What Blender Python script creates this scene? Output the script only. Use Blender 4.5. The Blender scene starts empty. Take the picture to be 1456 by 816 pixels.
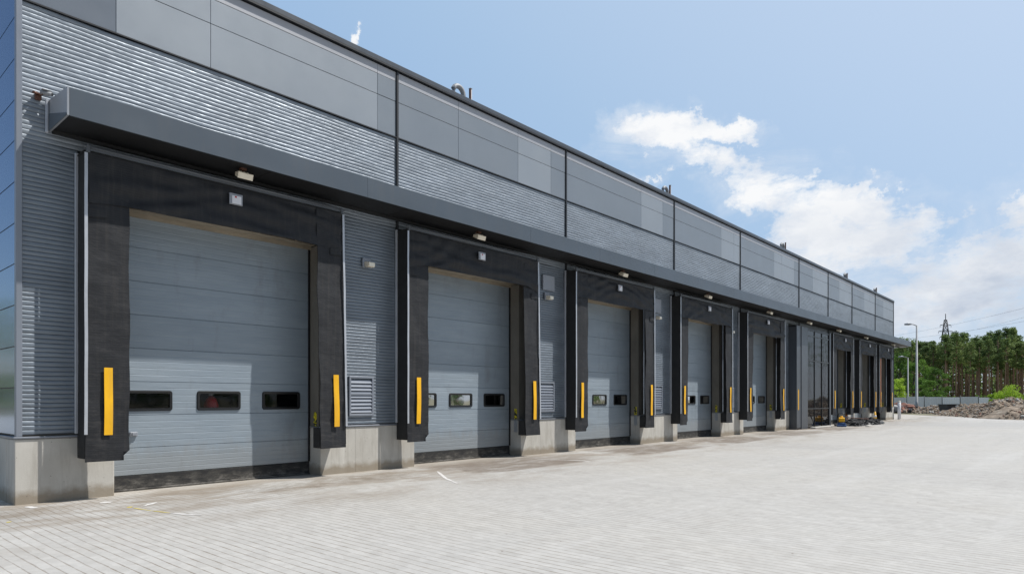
import bpy, math, random
from mathutils import Vector, Matrix, noise
R = math.radians
scene = bpy.context.scene
col = scene.collection

# ------------------------------------------------------------------ camera
CAM_D, CAM_H, FPX, ALPHA = 11.493, 1.5, 945.0, math.atan(837/945)
CA, SA = math.cos(ALPHA), math.sin(ALPHA)
cam = bpy.data.cameras.new('camera'); cam_o = bpy.data.objects.new('camera', cam); col.objects.link(cam_o)
cam_o.location = (0, -CAM_D, CAM_H)
cam_o.rotation_euler = (R(90), 0, ALPHA - R(90))
cam.sensor_width = 36; cam.lens = FPX/1456*36; cam.shift_y = 159/1456
cam.clip_start = .1; cam.clip_end = 5000
scene.camera = cam_o
scene.view_settings.view_transform = 'Standard'
scene.view_settings.look = 'None'
scene.view_settings.exposure = 0
scene.render.resolution_x = 1024; scene.render.resolution_y = 573

def polar(px, z):
    """world ground position at a heading and a depth, used to survey where far things stand"""
    r = (px-728)/FPX*z
    return z*CA + r*SA, -CAM_D + z*SA - r*CA
def zat(py, z): return CAM_H + (567-py)*z/FPX

# ------------------------------------------------------------------ object helpers
def tag(o, label=None, cat=None, group=None, kind=None):
    if label: o['label'] = label
    if cat: o['category'] = cat
    if group: o['group'] = group
    if kind: o['kind'] = kind
    return o
def empty(name, loc, label=None, cat=None, group=None, rz=0):
    o = bpy.data.objects.new(name, None); col.objects.link(o)
    o.location = loc; o.rotation_euler = (0, 0, rz); o.empty_display_size = .2
    return tag(o, label, cat, group)
def copy_tree(o, parent=None):
    c = o.copy(); col.objects.link(c); c.parent = parent
    for ch in list(o.children): copy_tree(ch, c)
    return c

class MB:
    def __init__(s): s.v = []; s.f = []; s.m = []; s.sm = []
    def add(s, vs, fs, mi=0, smooth=False):
        n = len(s.v); s.v += [tuple(p) for p in vs]
        for f in fs: s.f.append([i+n for i in f]); s.m.append(mi); s.sm.append(smooth)
        return s
    def box(s, x0, x1, y0, y1, z0, z1, mi=0, b=0.0):
        if b <= 0:
            vs = [(x, y, z) for x in (x0, x1) for y in (y0, y1) for z in (z0, z1)]
            return s.add(vs, [(0,1,3,2),(4,6,7,5),(0,4,5,1),(2,3,7,6),(0,2,6,4),(1,5,7,3)], mi)
        # chamfered box
        c = ((x0+x1)/2, (y0+y1)/2, (z0+z1)/2); h = (abs(x1-x0)/2, abs(y1-y0)/2, abs(z1-z0)/2)
        b = min(b, *[q*.45 for q in h])
        vs = []; idx = {}
        for sx in (-1, 1):
            for sy in (-1, 1):
                for sz in (-1, 1):
                    for ax in range(3):
                        p = [sx*(h[0]-b), sy*(h[1]-b), sz*(h[2]-b)]
                        p[ax] = (sx, sy, sz)[ax]*h[ax]
                        idx[(sx, sy, sz, ax)] = len(vs); vs.append((c[0]+p[0], c[1]+p[1], c[2]+p[2]))
        fs = []
        for ax in range(3):
            o1, o2 = [(1, 2), (2, 0), (0, 1)][ax]
            for sg in (-1, 1):
                q = []
                for a, d in ((-1,-1),(1,-1),(1,1),(-1,1)):
                    k = [0, 0, 0]; k[ax] = sg; k[o1] = a; k[o2] = d
                    q.append(idx[(k[0], k[1], k[2], ax)])
                fs.append(q if sg > 0 else q[::-1])
        for ax in range(3):
            o1, o2 = [(1, 2), (2, 0), (0, 1)][ax]
            for a in (-1, 1):
                for d in (-1, 1):
                    q = []
                    for e, w in ((-1, o1), (1, o1), (1, o2), (-1, o2)):
                        k = [0, 0, 0]; k[ax] = e; k[o1] = a; k[o2] = d
                        q.append(idx[(k[0], k[1], k[2], w)])
                    fs.append(q if a*d > 0 else q[::-1])
        for sx in (-1, 1):
            for sy in (-1, 1):
                for sz in (-1, 1):
                    q = [idx[(sx, sy, sz, a)] for a in range(3)]
                    fs.append(q if sx*sy*sz > 0 else q[::-1])
        return s.add(vs, fs, mi)
    def tube(s, pts, rad, n=8, mi=0, cap=True, smooth=True):
        pts = [Vector(p) for p in pts]
        if not hasattr(rad, '__len__'): rad = [rad]*len(pts)
        vs = []; fs = []
        up = Vector((0, 0, 1))
        for i, p in enumerate(pts):
            d = (pts[min(i+1, len(pts)-1)] - pts[max(i-1, 0)]).normalized()
            u = up if abs(d.dot(up)) < .95 else Vector((1, 0, 0))
            a = d.cross(u).normalized(); b = d.cross(a).normalized()
            for k in range(n):
                t = 2*math.pi*k/n
                vs.append(p + (a*math.cos(t) + b*math.sin(t))*rad[i])
        for i in range(len(pts)-1):
            for k in range(n):
                k2 = (k+1) % n
                fs.append((i*n+k, i*n+k2, (i+1)*n+k2, (i+1)*n+k))
        s.add(vs, fs, mi, smooth)
        if cap:
            m = len(s.v) - len(vs)
            s.f.append([m+k for k in range(n)][::-1]); s.m.append(mi); s.sm.append(False)
            s.f.append([m+(len(pts)-1)*n+k for k in range(n)]); s.m.append(mi); s.sm.append(False)
        return s
    def grid(s, nu, nv, fn, mi=0, smooth=True, flip=False):
        vs = [fn(i/nu, j/nv) for j in range(nv+1) for i in range(nu+1)]
        fs = []
        for j in range(nv):
            for i in range(nu):
                a = j*(nu+1)+i
                q = (a, a+1, a+nu+2, a+nu+1)
                fs.append(q[::-1] if flip else q)
        return s.add(vs, fs, mi, smooth)
    def sheet(s, nu, nv, fn, thick, mi=0):
        """closed sheet: front surface fn(u,v), back surface pushed +y by thick, rim joined"""
        n0 = len(s.v)
        s.grid(nu, nv, fn, mi)
        s.grid(nu, nv, lambda u, v: (fn(u, v)[0], fn(u, v)[1]+thick, fn(u, v)[2]), mi, flip=True)
        M = (nu+1)*(nv+1); rim = [i for i in range(nu+1)] + [j*(nu+1)+nu for j in range(1, nv+1)]
        rim += [nv*(nu+1)+i for i in range(nu-1, -1, -1)] + [j*(nu+1) for j in range(nv-1, 0, -1)]
        R0 = len(s.v); K = len(rim)
        s.v += [s.v[n0+a] for a in rim] + [s.v[n0+M+a] for a in rim]
        for k in range(K):
            k2 = (k+1) % K
            s.f.append([R0+k2, R0+k, R0+K+k, R0+K+k2]); s.m.append(mi); s.sm.append(False)
        return s
    def build(s, name, mats, parent=None, world=True):
        if not isinstance(mats, (list, tuple)): mats = [mats]
        off = Vector((0, 0, 0)); p = parent
        if world:
            while p: off += p.location; p = p.parent
        me = bpy.data.meshes.new(name)
        me.from_pydata([tuple(Vector(v)-off) for v in s.v], [], s.f)
        for m in mats: me.materials.append(m)
        me.polygons.foreach_set('material_index', s.m)
        me.polygons.foreach_set('use_smooth', s.sm)
        me.update()
        o = bpy.data.objects.new(name, me); col.objects.link(o)
        if parent: o.parent = parent
        return o

# ------------------------------------------------------------------ materials
def newmat(name):
    m = bpy.data.materials.new(name); m.use_nodes = True
    nt = m.node_tree; b = nt.nodes['Principled BSDF']
    return m, nt, b
def N(nt, t, **kw):
    n = nt.nodes.new(t)
    for k, v in kw.items():
        if k in n.inputs: n.inputs[k].default_value = v
        else: setattr(n, k, v)
    return n
def ramp(nt, src, stops, interp='LINEAR'):
    r = nt.nodes.new('ShaderNodeValToRGB'); r.color_ramp.interpolation = interp
    el = r.color_ramp.elements
    while len(el) < len(stops): el.new(.5)
    for e, (p, c) in zip(el, stops):
        e.position = p; e.color = c if len(c) == 4 else (*c, 1)
    nt.links.new(src, r.inputs[0]); return r
def mixc(nt, fac, a, b, mode='MIX'):
    m = nt.nodes.new('ShaderNodeMix'); m.data_type = 'RGBA'; m.blend_type = mode
    L = nt.links
    def put(sock, v):
        if hasattr(v, 'is_output') or isinstance(v, bpy.types.NodeSocket): L.new(v, sock)
        elif isinstance(v, (int, float)): sock.default_value = v
        else: sock.default_value = (*v, 1) if len(v) == 3 else v
    put(m.inputs[0], fac); put(m.inputs[6], a); put(m.inputs[7], b)
    return m.outputs[2]
def mth(nt, op, a, b=None, c=None, clamp=False):
    m = nt.nodes.new('ShaderNodeMath'); m.operation = op; m.use_clamp = clamp
    for i, v in enumerate((a, b, c)):
        if v is None: continue
        if isinstance(v, (int, float)): m.inputs[i].default_value = v
        else: nt.links.new(v, m.inputs[i])
    return m.outputs[0]
def pos(nt): return nt.nodes.new('ShaderNodeNewGeometry').outputs['Position']
def mapping(nt, src, scale=(1, 1, 1), rot=(0, 0, 0), loc=(0, 0, 0)):
    m = nt.nodes.new('ShaderNodeMapping'); nt.links.new(src, m.inputs[0])
    m.inputs['Scale'].default_value = scale; m.inputs['Rotation'].default_value = rot; m.inputs['Location'].default_value = loc
    return m.outputs[0]
def noise_n(nt, src, scale, detail=4, rough=.55, dist=0):
    n = N(nt, 'ShaderNodeTexNoise'); n.inputs['Scale'].default_value = scale
    n.inputs['Detail'].default_value = detail; n.inputs['Roughness'].default_value = rough
    n.inputs['Distortion'].default_value = dist
    nt.links.new(src, n.inputs['Vector']); return n.outputs[0]
def bump(nt, b, h, strength, dist=.01):
    n = N(nt, 'ShaderNodeBump'); n.inputs['Strength'].default_value = strength; n.inputs['Distance'].default_value = dist
    nt.links.new(h, n.inputs['Height']); nt.links.new(n.outputs[0], b.inputs['Normal'])

def paint(name, c, rough=.4, metal=0., var=.15, scale=1.5, stretch=(1, 1, 1), bmp=0, bscale=3, dirt=0, rvar=.12, bdist=.02, spec=.5):
    m, nt, b = newmat(name); p = pos(nt)
    n1 = noise_n(nt, mapping(nt, p, stretch), scale, 5, .6)
    lo = [x*(1-var) for x in c]; hi = [min(1, x*(1+var)) for x in c]
    r = ramp(nt, n1, [(.3, lo), (.7, hi)])
    out = r.outputs[0]
    if dirt:
        n2 = noise_n(nt, mapping(nt, p, (2.5, 2.5, .35)), 2.2, 6, .7)
        f = ramp(nt, n2, [(.5, (0, 0, 0)), (.75, (dirt,)*3)]).outputs[0]
        out = mixc(nt, f, out, (.16, .14, .115))
    nt.links.new(out, b.inputs['Base Color'])
    rr = noise_n(nt, p, scale*2.3, 4, .6)
    mr = N(nt, 'ShaderNodeMapRange'); nt.links.new(rr, mr.inputs[0])
    mr.inputs[3].default_value = max(.02, rough-rvar); mr.inputs[4].default_value = min(1, rough+rvar)
    nt.links.new(mr.outputs[0], b.inputs['Roughness'])
    b.inputs['Metallic'].default_value = metal
    b.inputs['Specular IOR Level'].default_value = spec
    if bmp: bump(nt, b, noise_n(nt, mapping(nt, p, stretch), bscale, 3, .5), bmp, bdist)
    return m

M = {}
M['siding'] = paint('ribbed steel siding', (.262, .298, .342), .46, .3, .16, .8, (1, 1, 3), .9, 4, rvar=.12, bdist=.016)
M['siding_low'] = paint('ribbed steel siding shaded', (.195, .228, .268), .46, .3, .18, .8, (1, 1, 3), .9, 4, rvar=.12, bdist=.016)  # same cladding as above, shade under the canopy painted into its darker base
M['panel_a'] = paint('facade panel mid grey', (.225, .255, .290), .42, .25, .05, .5, bmp=.25, bscale=.8)
M['panel_b'] = paint('facade panel light grey', (.298, .330, .366), .42, .25, .04, .5, bmp=.25, bscale=.8)
M['panel_c'] = paint('facade panel dark grey', (.150, .175, .210), .42, .25, .05, .5, bmp=.25, bscale=.8)
M['panel_d'] = paint('facade panel pale strip', (.40, .41, .44), .45, .2, .04, .5)
M['side_panel'] = paint('glossy blue grey panel', (.17, .30, .50), .1, .85, .03, .4, bmp=.1, bscale=.4, rvar=.03)
M['fascia'] = paint('canopy fascia anthracite', (.078, .098, .122), .42, .1, .07, .6, bmp=.35, bscale=.7, dirt=.12)
M['fascia_end'] = paint('canopy end grey', (.30, .32, .35), .4, .2, .06, 1)
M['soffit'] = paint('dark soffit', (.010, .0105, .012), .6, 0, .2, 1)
M['dark_joint'] = paint('dark joint', (.018, .02, .024), .5, 0, .1)
M['coping'] = paint('coping', (.085, .095, .11), .38, .3, .06)
M['alu'] = paint('aluminium trim', (.52, .54, .58), .38, .4, .1, 3)
M['trim'] = paint('corner trim', (.24, .265, .31), .4, .2, .05)
M['sillm'] = paint('sill flashing', (.22, .24, .28), .35, .4, .08)
M['steel'] = paint('galvanised steel', (.42, .44, .46), .4, .6, .12, 3)
M['dull'] = paint('dull galvanised steel', (.26, .27, .285), .6, .2, .15, 1)
M['rail'] = paint('dark rail', (.11, .12, .135), .5, .3, .1)
M['yellow'] = paint('yellow reflective strip', (.95, .49, .006), .5, 0, .10, 5, (1, 1, .5), dirt=.28, bmp=.3, bscale=6)
M['lintel'] = paint('lintel beige', (.30, .26, .20), .7, 0, .2, 3, (.5, 1, 2), dirt=.3)
M['black'] = paint('black plastic', (.012, .012, .013), .35, 0, .1)
M['rubber'] = paint('black rubber', (.02, .02, .021), .75, 0, .2, 4)
M['cream'] = paint('cream lamp housing', (.82, .74, .60), .45, 0, .08, 8)
M['lens'] = paint('lamp lens', (.85, .80, .68), .15, 0, .03)
M['white'] = paint('white plate', (.75, .76, .8), .35, 0, .05, 6)
M['greyplate'] = paint('grey plate', (.28, .3, .34), .35, 0, .08, 6)
M['red'] = paint('red enamel', (.45, .015, .03), .3, 0, .08, 6)
M['orange'] = paint('orange enamel', (.75, .22, .03), .4, 0, .08, 6)
M['blue'] = paint('blue enamel', (.03, .09, .25), .4, 0, .08, 6)
M['brown'] = paint('brown bracket', (.13, .06, .04), .5, .3, .3, 15)
M['roof'] = paint('roof membrane', (.2, .2, .2), .8)
M['inner'] = paint('interior wall', (.09, .09, .09), .8)
M['trunkp'] = paint('pine bark', (.30, .19, .135), .9, 0, .6, .6, (1, 1, .25))
M['trunkd'] = paint('grey bark', (.09, .075, .06), .9, 0, .3, .8)
M['slab'] = paint('broken concrete', (.46, .44, .41), .9, 0, .2, 1.5, bmp=.5, bscale=9)
M['fence'] = paint('fence sheet', (.68, .70, .72), .45, .1, .15, .25, (1, 1, .1))
M['fence_b'] = paint('fence sheet pale', (.85, .87, .9), .4, .1, .1, .25)
M['darkbin'] = paint('dark bin', (.035, .04, .048), .6, 0, .2, 2)
M['brick_red'] = paint('brick rubble', (.24, .11, .08), .9, 0, .3, 3)

def mat_door():
    m, nt, b = newmat('door panel paint'); p = pos(nt)
    n = noise_n(nt, mapping(nt, p, (.6, 1, 3)), 1.6, 6, .65)
    c = ramp(nt, n, [(.3, (.258, .312, .365)), (.7, (.315, .37, .42))]).outputs[0]
    # faint smudges in the upper sections, vertical runs
    s = noise_n(nt, mapping(nt, p, (1.6, 1, .5), loc=(3, 0, 1)), 1.3, 7, .7)
    f = ramp(nt, s, [(.56, (0, 0, 0)), (.74, (.42,)*3)]).outputs[0]
    c = mixc(nt, f, c, (.17, .17, .17))
    sx = N(nt, 'ShaderNodeSeparateXYZ'); nt.links.new(p, sx.inputs[0])
    sec = mth(nt, 'FLOOR', mth(nt, 'DIVIDE', mth(nt, 'ADD', sx.outputs[2], -.135), .55)); bay = mth(nt, 'FLOOR', mth(nt, 'DIVIDE', mth(nt, 'ADD', sx.outputs[0], -2.6), 6.09))
    cv = N(nt, 'ShaderNodeCombineXYZ'); nt.links.new(sec, cv.inputs[0]); nt.links.new(bay, cv.inputs[1])
    wn = N(nt, 'ShaderNodeTexWhiteNoise'); nt.links.new(cv.outputs[0], wn.inputs['Vector'])
    c = mixc(nt, 1, c, ramp(nt, wn.outputs['Value'], [(0, (.93,)*3), (1, (1.04,)*3)]).outputs[0], 'MULTIPLY')
    lo = mth(nt, 'ADD', sx.outputs[2], mth(nt, 'MULTIPLY', noise_n(nt, mapping(nt, p, (2, 1, .6)), 3, 7, .75), -1.0))
    c = mixc(nt, ramp(nt, lo, [(0, (.35,)*3), (.3, (0, 0, 0))]).outputs[0], c, (.26, .245, .22))
    sm = noise_n(nt, mapping(nt, p, (1, 1, 1), loc=(9, 2, 4)), .9, 8, .75)
    hi = ramp(nt, sx.outputs[2], [(0, (0, 0, 0)), (1, (1, 1, 1))]).outputs[0]
    nt.links.new(c, b.inputs['Base Color']); b.inputs['Roughness'].default_value = .42
    b.inputs['Metallic'].default_value = .1
    bump(nt, b, noise_n(nt, mapping(nt, p, (1, 1, 6)), 1.6, 4, .6), .35, .02)
    return m
M['door'] = mat_door()

def mat_concrete(name, lo, hi, stain=.35):
    m, nt, b = newmat(name); p = pos(nt)
    n = noise_n(nt, mapping(nt, p, (1, 1, .6)), 1.7, 8, .65)
    c = ramp(nt, n, [(.3, lo), (.55, [(a+d)/2 for a, d in zip(lo, hi)]), (.7, hi)]).outputs[0]
    s = noise_n(nt, mapping(nt, p, (5, 5, .5)), 1.4, 7, .7)
    f = ramp(nt, s, [(.5, (0, 0, 0)), (.72, (stain,)*3)]).outputs[0]
    c = mixc(nt, f, c, (.17, .145, .11))
    # splash zone near the ground
    sx = N(nt, 'ShaderNodeSeparateXYZ'); nt.links.new(p, sx.inputs[0])
    zz = mth(nt, 'ADD', sx.outputs[2], mth(nt, 'MULTIPLY', noise_n(nt, p, 6, 4), -.22))
    g = ramp(nt, zz, [(0.0, (.75,)*3), (.12, (0, 0, 0))]).outputs[0]
    c = mixc(nt, g, c, (.24, .19, .13))
    # small air holes
    v = N(nt, 'ShaderNodeTexVoronoi'); v.inputs['Scale'].default_value = 9; nt.links.new(p, v.inputs['Vector'])
    h = ramp(nt, v.outputs['Distance'], [(.05, (.55,)*3), (.085, (0, 0, 0))]).outputs[0]
    c = mixc(nt, h, c, (.1, .09, .08))
    nt.links.new(c, b.inputs['Base Color']); b.inputs['Roughness'].default_value = .88
    bump(nt, b, noise_n(nt, p, 28, 6, .7), .25, .008)
    return m
M['concrete'] = mat_concrete('plinth concrete', (.44, .42, .38), (.62, .60, .555))
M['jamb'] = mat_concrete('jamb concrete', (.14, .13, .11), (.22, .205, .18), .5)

def mat_rubberfabric():
    m, nt, b = newmat('curtain fabric'); p = pos(nt)
    n = noise_n(nt, mapping(nt, p, (1.5, 1, 1)), 2.2, 7, .7)
    c = ramp(nt, n, [(.3, (.011, .0125, .016)), (.55, (.018, .0195, .0235)), (.75, (.030, .030, .032))]).outputs[0]
    w = N(nt, 'ShaderNodeTexWave', bands_direction='Z'); w.inputs['Scale'].default_value = 9; w.inputs['Distortion'].default_value = 1.5
    w.inputs['Detail'].default_value = 3
    nt.links.new(p, w.inputs['Vector'])
    c = mixc(nt, .10, c, ramp(nt, w.outputs[1], [(.3, (.015, .015, .015)), (.8, (.06, .056, .055))]).outputs[0])
    w2 = noise_n(nt, mapping(nt, p, (9, 1, .35)), 1.6, 5, .7)
    sx = N(nt, 'ShaderNodeSeparateXYZ'); nt.links.new(p, sx.inputs[0])
    lz = ramp(nt, mth(nt, 'DIVIDE', sx.outputs[2], 5), [(.08, (1, 1, 1)), (.75, (.15,)*3)]).outputs[0]
    w3 = noise_n(nt, mapping(nt, p, (1.2, 1, 5)), 2.4, 8, .75)
    c = mixc(nt, mth(nt, 'MULTIPLY', ramp(nt, w3, [(.5, (0, 0, 0)), (.7, (.6,)*3)]).outputs[0], lz), c, (.082, .077, .074))
    c = mixc(nt, ramp(nt, w2, [(.5, (0, 0, 0)), (.8, (.45,)*3)]).outputs[0], c, (.06, .055, .05))
    nt.links.new(c, b.inputs['Base Color']); b.inputs['Roughness'].default_value = .62
    b.inputs['Specular IOR Level'].default_value = .35
    bump(nt, b, noise_n(nt, mapping(nt, p, (1, 1, 2.4)), 4, 6, .6), .45, .02)
    return m
M['fabric'] = mat_rubberfabric()

def mat_sill():
    m, nt, b = newmat('dusty black sill'); p = pos(nt)
    n = noise_n(nt, mapping(nt, p, (1, 1, 3)), 5, 8, .75)
    sx = N(nt, 'ShaderNodeSeparateXYZ'); nt.links.new(p, sx.inputs[0])
    z = mth(nt, 'ADD', n, mth(nt, 'MULTIPLY', sx.outputs[2], -.9))
    c = ramp(nt, z, [(.28, (.022, .022, .023)), (.42, (.06, .057, .052)), (.56, (.17, .16, .145))]).outputs[0]
    nt.links.new(c, b.inputs['Base Color']); b.inputs['Roughness'].default_value = .85
    return m
M['sill'] = mat_sill()

def mat_glass(name, tint=(.02, .025, .03), rough=.03, see=.5, refl=.75, dif=.35):
    m, nt, b = newmat(name); out = nt.nodes['Material Output']
    nt.nodes.remove(b)
    fr = N(nt, 'ShaderNodeFresnel'); fr.inputs[0].default_value = 1.52
    g = N(nt, 'ShaderNodeBsdfGlossy'); g.inputs['Roughness'].default_value = rough; g.inputs[0].default_value = (refl, refl, refl, 1)
    t = N(nt, 'ShaderNodeBsdfTransparent'); t.inputs[0].default_value = (see, see*1.02, see*1.04, 1)
    d = N(nt, 'ShaderNodeBsdfDiffuse'); d.inputs[0].default_value = (*tint, 1)
    m1 = N(nt, 'ShaderNodeMixShader'); m1.inputs[0].default_value = dif
    nt.links.new(t.outputs[0], m1.inputs[1]); nt.links.new(d.outputs[0], m1.inputs[2])
    m2 = N(nt, 'ShaderNodeMixShader'); nt.links.new(mth(nt, 'MULTIPLY', fr.outputs[0], 1.0), m2.inputs[0])
    nt.links.new(m1.outputs[0], m2.inputs[1]); nt.links.new(g.outputs[0], m2.inputs[2])
    nb = N(nt, 'ShaderNodeBump'); nb.inputs['Strength'].default_value = .06; nb.inputs['Distance'].default_value = .05
    nt.links.new(noise_n(nt, pos(nt), 1.2, 2), nb.inputs['Height']); nt.links.new(nb.outputs[0], g.inputs['Normal'])
    nt.links.new(m2.outputs[0], out.inputs[0])
    return m
M['pane'] = mat_glass('door window pane', see=.85, dif=.12)
M['glass'] = mat_glass('entrance glass', (.012, .013, .016), .04, .28, .75, .5)

def mat_leaf(name, a, b_, c):
    m, nt, b = newmat(name); p = pos(nt)
    oi = N(nt, 'ShaderNodeObjectInfo')
    n = noise_n(nt, p, .55, 5, .7)
    n2 = mth(nt, 'ADD', n, mth(nt, 'MULTIPLY', mth(nt, 'SUBTRACT', oi.outputs['Random'], .5), .16))
    cc = ramp(nt, n2, [(.33, a), (.5, b_), (.68, c)]).outputs[0]
    nt.links.new(cc, b.inputs['Base Color']); b.inputs['Roughness'].default_value = .75
    b.inputs['Specular IOR Level'].default_value = .2
    tr = N(nt, 'ShaderNodeBsdfTranslucent'); nt.links.new(cc, tr.inputs[0])
    mx = N(nt, 'ShaderNodeMixShader'); mx.inputs[0].default_value = .3
    nt.links.new(b.outputs[0], mx.inputs[1]); nt.links.new(tr.outputs[0], mx.inputs[2])
    nt.links.new(mx.outputs[0], nt.nodes['Material Output'].inputs[0])
    return m
M['needles'] = mat_leaf('pine needles', (.085, .130, .048), (.160, .225, .075), (.27, .34, .115))
M['leaves'] = mat_leaf('broad leaves', (.06, .12, .025), (.13, .24, .045), (.25, .38, .07))
M['leaves_y'] = mat_leaf('young leaves', (.20, .32, .03), (.34, .50, .05), (.46, .62, .09))

def mat_paving():
    m, nt, b = newmat('block paving'); L = nt.links; p = pos(nt)
    sx = N(nt, 'ShaderNodeSeparateXYZ'); L.new(p, sx.inputs[0])
    X, Y = sx.outputs[0], sx.outputs[1]
    # a gently wandering coordinate so that the courses are not ruler straight
    wob = noise_n(nt, mapping(nt, p, (1, 1, 0)), .35, 3)
    wob2 = noise_n(nt, mapping(nt, p, (1, 1, 0)), 3.0, 3)
    Xw = mth(nt, 'ADD', X, mth(nt, 'ADD', mth(nt, 'MULTIPLY', wob, .10), mth(nt, 'MULTIPLY', wob2, .012)))
    cb = N(nt, 'ShaderNodeCombineXYZ'); L.new(Y, cb.inputs[0]); L.new(Xw, cb.inputs[1])
    br = N(nt, 'ShaderNodeTexBrick'); L.new(cb.outputs[0], br.inputs['Vector'])
    br.offset = .5; br.squash = 1
    br.inputs['Scale'].default_value = 1; br.inputs['Brick Width'].default_value = .20; br.inputs['Row Height'].default_value = .105
    br.inputs['Mortar Size'].default_value = .002; br.inputs['Mortar Smooth'].default_value = .25; br.inputs['Bias'].default_value = 0
    br.inputs['Color1'].default_value = (.40, .387, .366, 1); br.inputs['Color2'].default_value = (.43, .416, .394, 1)
    br.inputs['Mortar'].default_value = (.39, .38, .363, 1)
    # long joints (running away from the building): dark, broken up by sand filling
    fr = mth(nt, 'FRACT', mth(nt, 'DIVIDE', Xw, .105))
    d = mth(nt, 'ABSOLUTE', mth(nt, 'SUBTRACT', fr, .5))
    dj = mth(nt, 'SUBTRACT', .5, d)           # 0 at the joint
    nj = noise_n(nt, mapping(nt, p, (4, 2.2, 1)), 2.2, 5, .7)
    wdt = mth(nt, 'MULTIPLY', mth(nt, 'SUBTRACT', nj, .28), .36, clamp=True)
    jn = mth(nt, 'SUBTRACT', 1, mth(nt, 'DIVIDE', dj, mth(nt, 'MAXIMUM', wdt, .001)), clamp=True)
    jn = mth(nt, 'POWER', jn, .7)
    # tone of large areas
    big = noise_n(nt, mapping(nt, p, (1, .5, 1)), .22, 7, .62)
    tone = ramp(nt, big, [(.3, (.90, .90, .905)), (.5, (1, 1, 1)), (.7, (1.0, .99, .97))]).outputs[0]
    c = mixc(nt, 1, br.outputs[0], tone, 'MULTIPLY')
    fine = noise_n(nt, p, 9, 6, .75)
    c = mixc(nt, 1, c, ramp(nt, fine, [(.25, (.86, .86, .86)), (.75, (1.08, 1.08, 1.08))]).outputs[0], 'MULTIPLY')
    vr = N(nt, 'ShaderNodeTexVoronoi'); vr.inputs['Scale'].default_value = 1.0; L.new(mapping(nt, cb.outputs[0], (5, 9.52, 1)), vr.inputs['Vector'])
    c = mixc(nt, 1, c, ramp(nt, N_sep(nt, vr.outputs['Color']), [(0, (.93, .925, .92)), (1, (1.03, 1.03, 1.03))]).outputs[0], 'MULTIPLY')
    c = mixc(nt, mth(nt, 'MULTIPLY', jn, mth(nt, 'MULTIPLY', ramp(nt, noise_n(nt, mapping(nt, p, (1, 1, 1)), .5, 5, .7), [(.35, (.45,)*3), (.6, (1, 1, 1))]).outputs[0], .9)), c, (.15, .115, .08))
    # dirt by the building: brown, patchy, fading over about three metres
    off = mth(nt, 'MULTIPLY', Y, -1)
    near = ramp(nt, mth(nt, 'DIVIDE', off, 5.0), [(.0, (1, 1, 1)), (.35, (.75,)*3), (.85, (0, 0, 0))]).outputs[0]
    dn = noise_n(nt, mapping(nt, p, (.55, 1.1, 1)), 1.1, 8, .68, .4)
    dirt = ramp(nt, dn, [(.45, (0, 0, 0)), (.53, (.5,)*3), (.62, (.9,)*3)]).outputs[0]
    ff = mixc(nt, 1, near, dirt, 'MULTIPLY')
    c = mixc(nt, ff, c, (.20, .158, .115))
    # darker marks close to each door's right end
    ph = mth(nt, 'FRACT', mth(nt, 'DIVIDE', mth(nt, 'SUBTRACT', X, 3.3), 6.1))
    dd = mth(nt, 'POWER', mth(nt, 'SUBTRACT', ph, .72), 2)
    dd = mth(nt, 'ADD', mth(nt, 'MULTIPLY', dd, 26), mth(nt, 'MULTIPLY', mth(nt, 'POWER', mth(nt, 'SUBTRACT', off, .9), 2), .9))
    sp = mth(nt, 'SUBTRACT', 1, dd, clamp=True)
    dn2 = noise_n(nt, mapping(nt, p, (1, 1.5, 1)), 2.6, 8, .72)
    sp = mth(nt, 'MULTIPLY', sp, ramp(nt, dn2, [(.42, (.15,)*3), (.6, (.95,)*3)]).outputs[0])
    c = mixc(nt, mth(nt, 'MULTIPLY', sp, .8), c, (.17, .14, .105))
    apx = mth(nt, 'FRACT', mth(nt, 'DIVIDE', mth(nt, 'SUBTRACT', X, 9.3), 6.08))
    wv = mth(nt, 'MULTIPLY', mth(nt, 'SUBTRACT', noise_n(nt, p, 1.6, 6, .65), .5), .5)
    ap = ramp(nt, mth(nt, 'ADD', apx, wv), [(0, (0, 0, 0)), (.10, (1, 1, 1)), (.62, (1, 1, 1)), (.78, (.1,)*3)]).outputs[0]
    ed = mth(nt, 'MULTIPLY', mth(nt, 'SUBTRACT', mth(nt, 'ADD', 2.3, mth(nt, 'MULTIPLY', wv, .5)), off), 12, clamp=True)
    st = mth(nt, 'MULTIPLY', mth(nt, 'SUBTRACT', X, 9.3), 4, clamp=True); en = mth(nt, 'MULTIPLY', mth(nt, 'SUBTRACT', 38, X), 1, clamp=True)
    am = mth(nt, 'MULTIPLY', mth(nt, 'MULTIPLY', mth(nt, 'MULTIPLY', ap, ed), st), en)
    am = mth(nt, 'MULTIPLY', am, ramp(nt, noise_n(nt, mapping(nt, p, (.8, 2.2, 1)), 1.7, 8, .7), [(.36, (.30,)*3), (.55, (1, 1, 1))]).outputs[0])
    c = mixc(nt, mth(nt, 'MULTIPLY', am, .95), c, (.165, .135, .108))
    # brown wet looking stain by the nearest door and specks spreading from it
    for (qx, qy, rx, ry, k_) in ((6.0, 1.2, 1.3, .55, .75), (7.5, 1.35, 1.1, .35, .6), (5.5, 2.9, 1.6, 1.0, .30), (4.2, .35, 1.9, .35, .5)):
        uu = mth(nt, 'DIVIDE', mth(nt, 'SUBTRACT', X, qx), rx); vv = mth(nt, 'DIVIDE', mth(nt, 'SUBTRACT', off, qy), ry)
        ee = mth(nt, 'SUBTRACT', 1, mth(nt, 'ADD', mth(nt, 'MULTIPLY', uu, uu), mth(nt, 'MULTIPLY', vv, vv)))
        nn_ = noise_n(nt, mapping(nt, p, (1, 1.7, 1)), 3.1, 8, .75)
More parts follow.
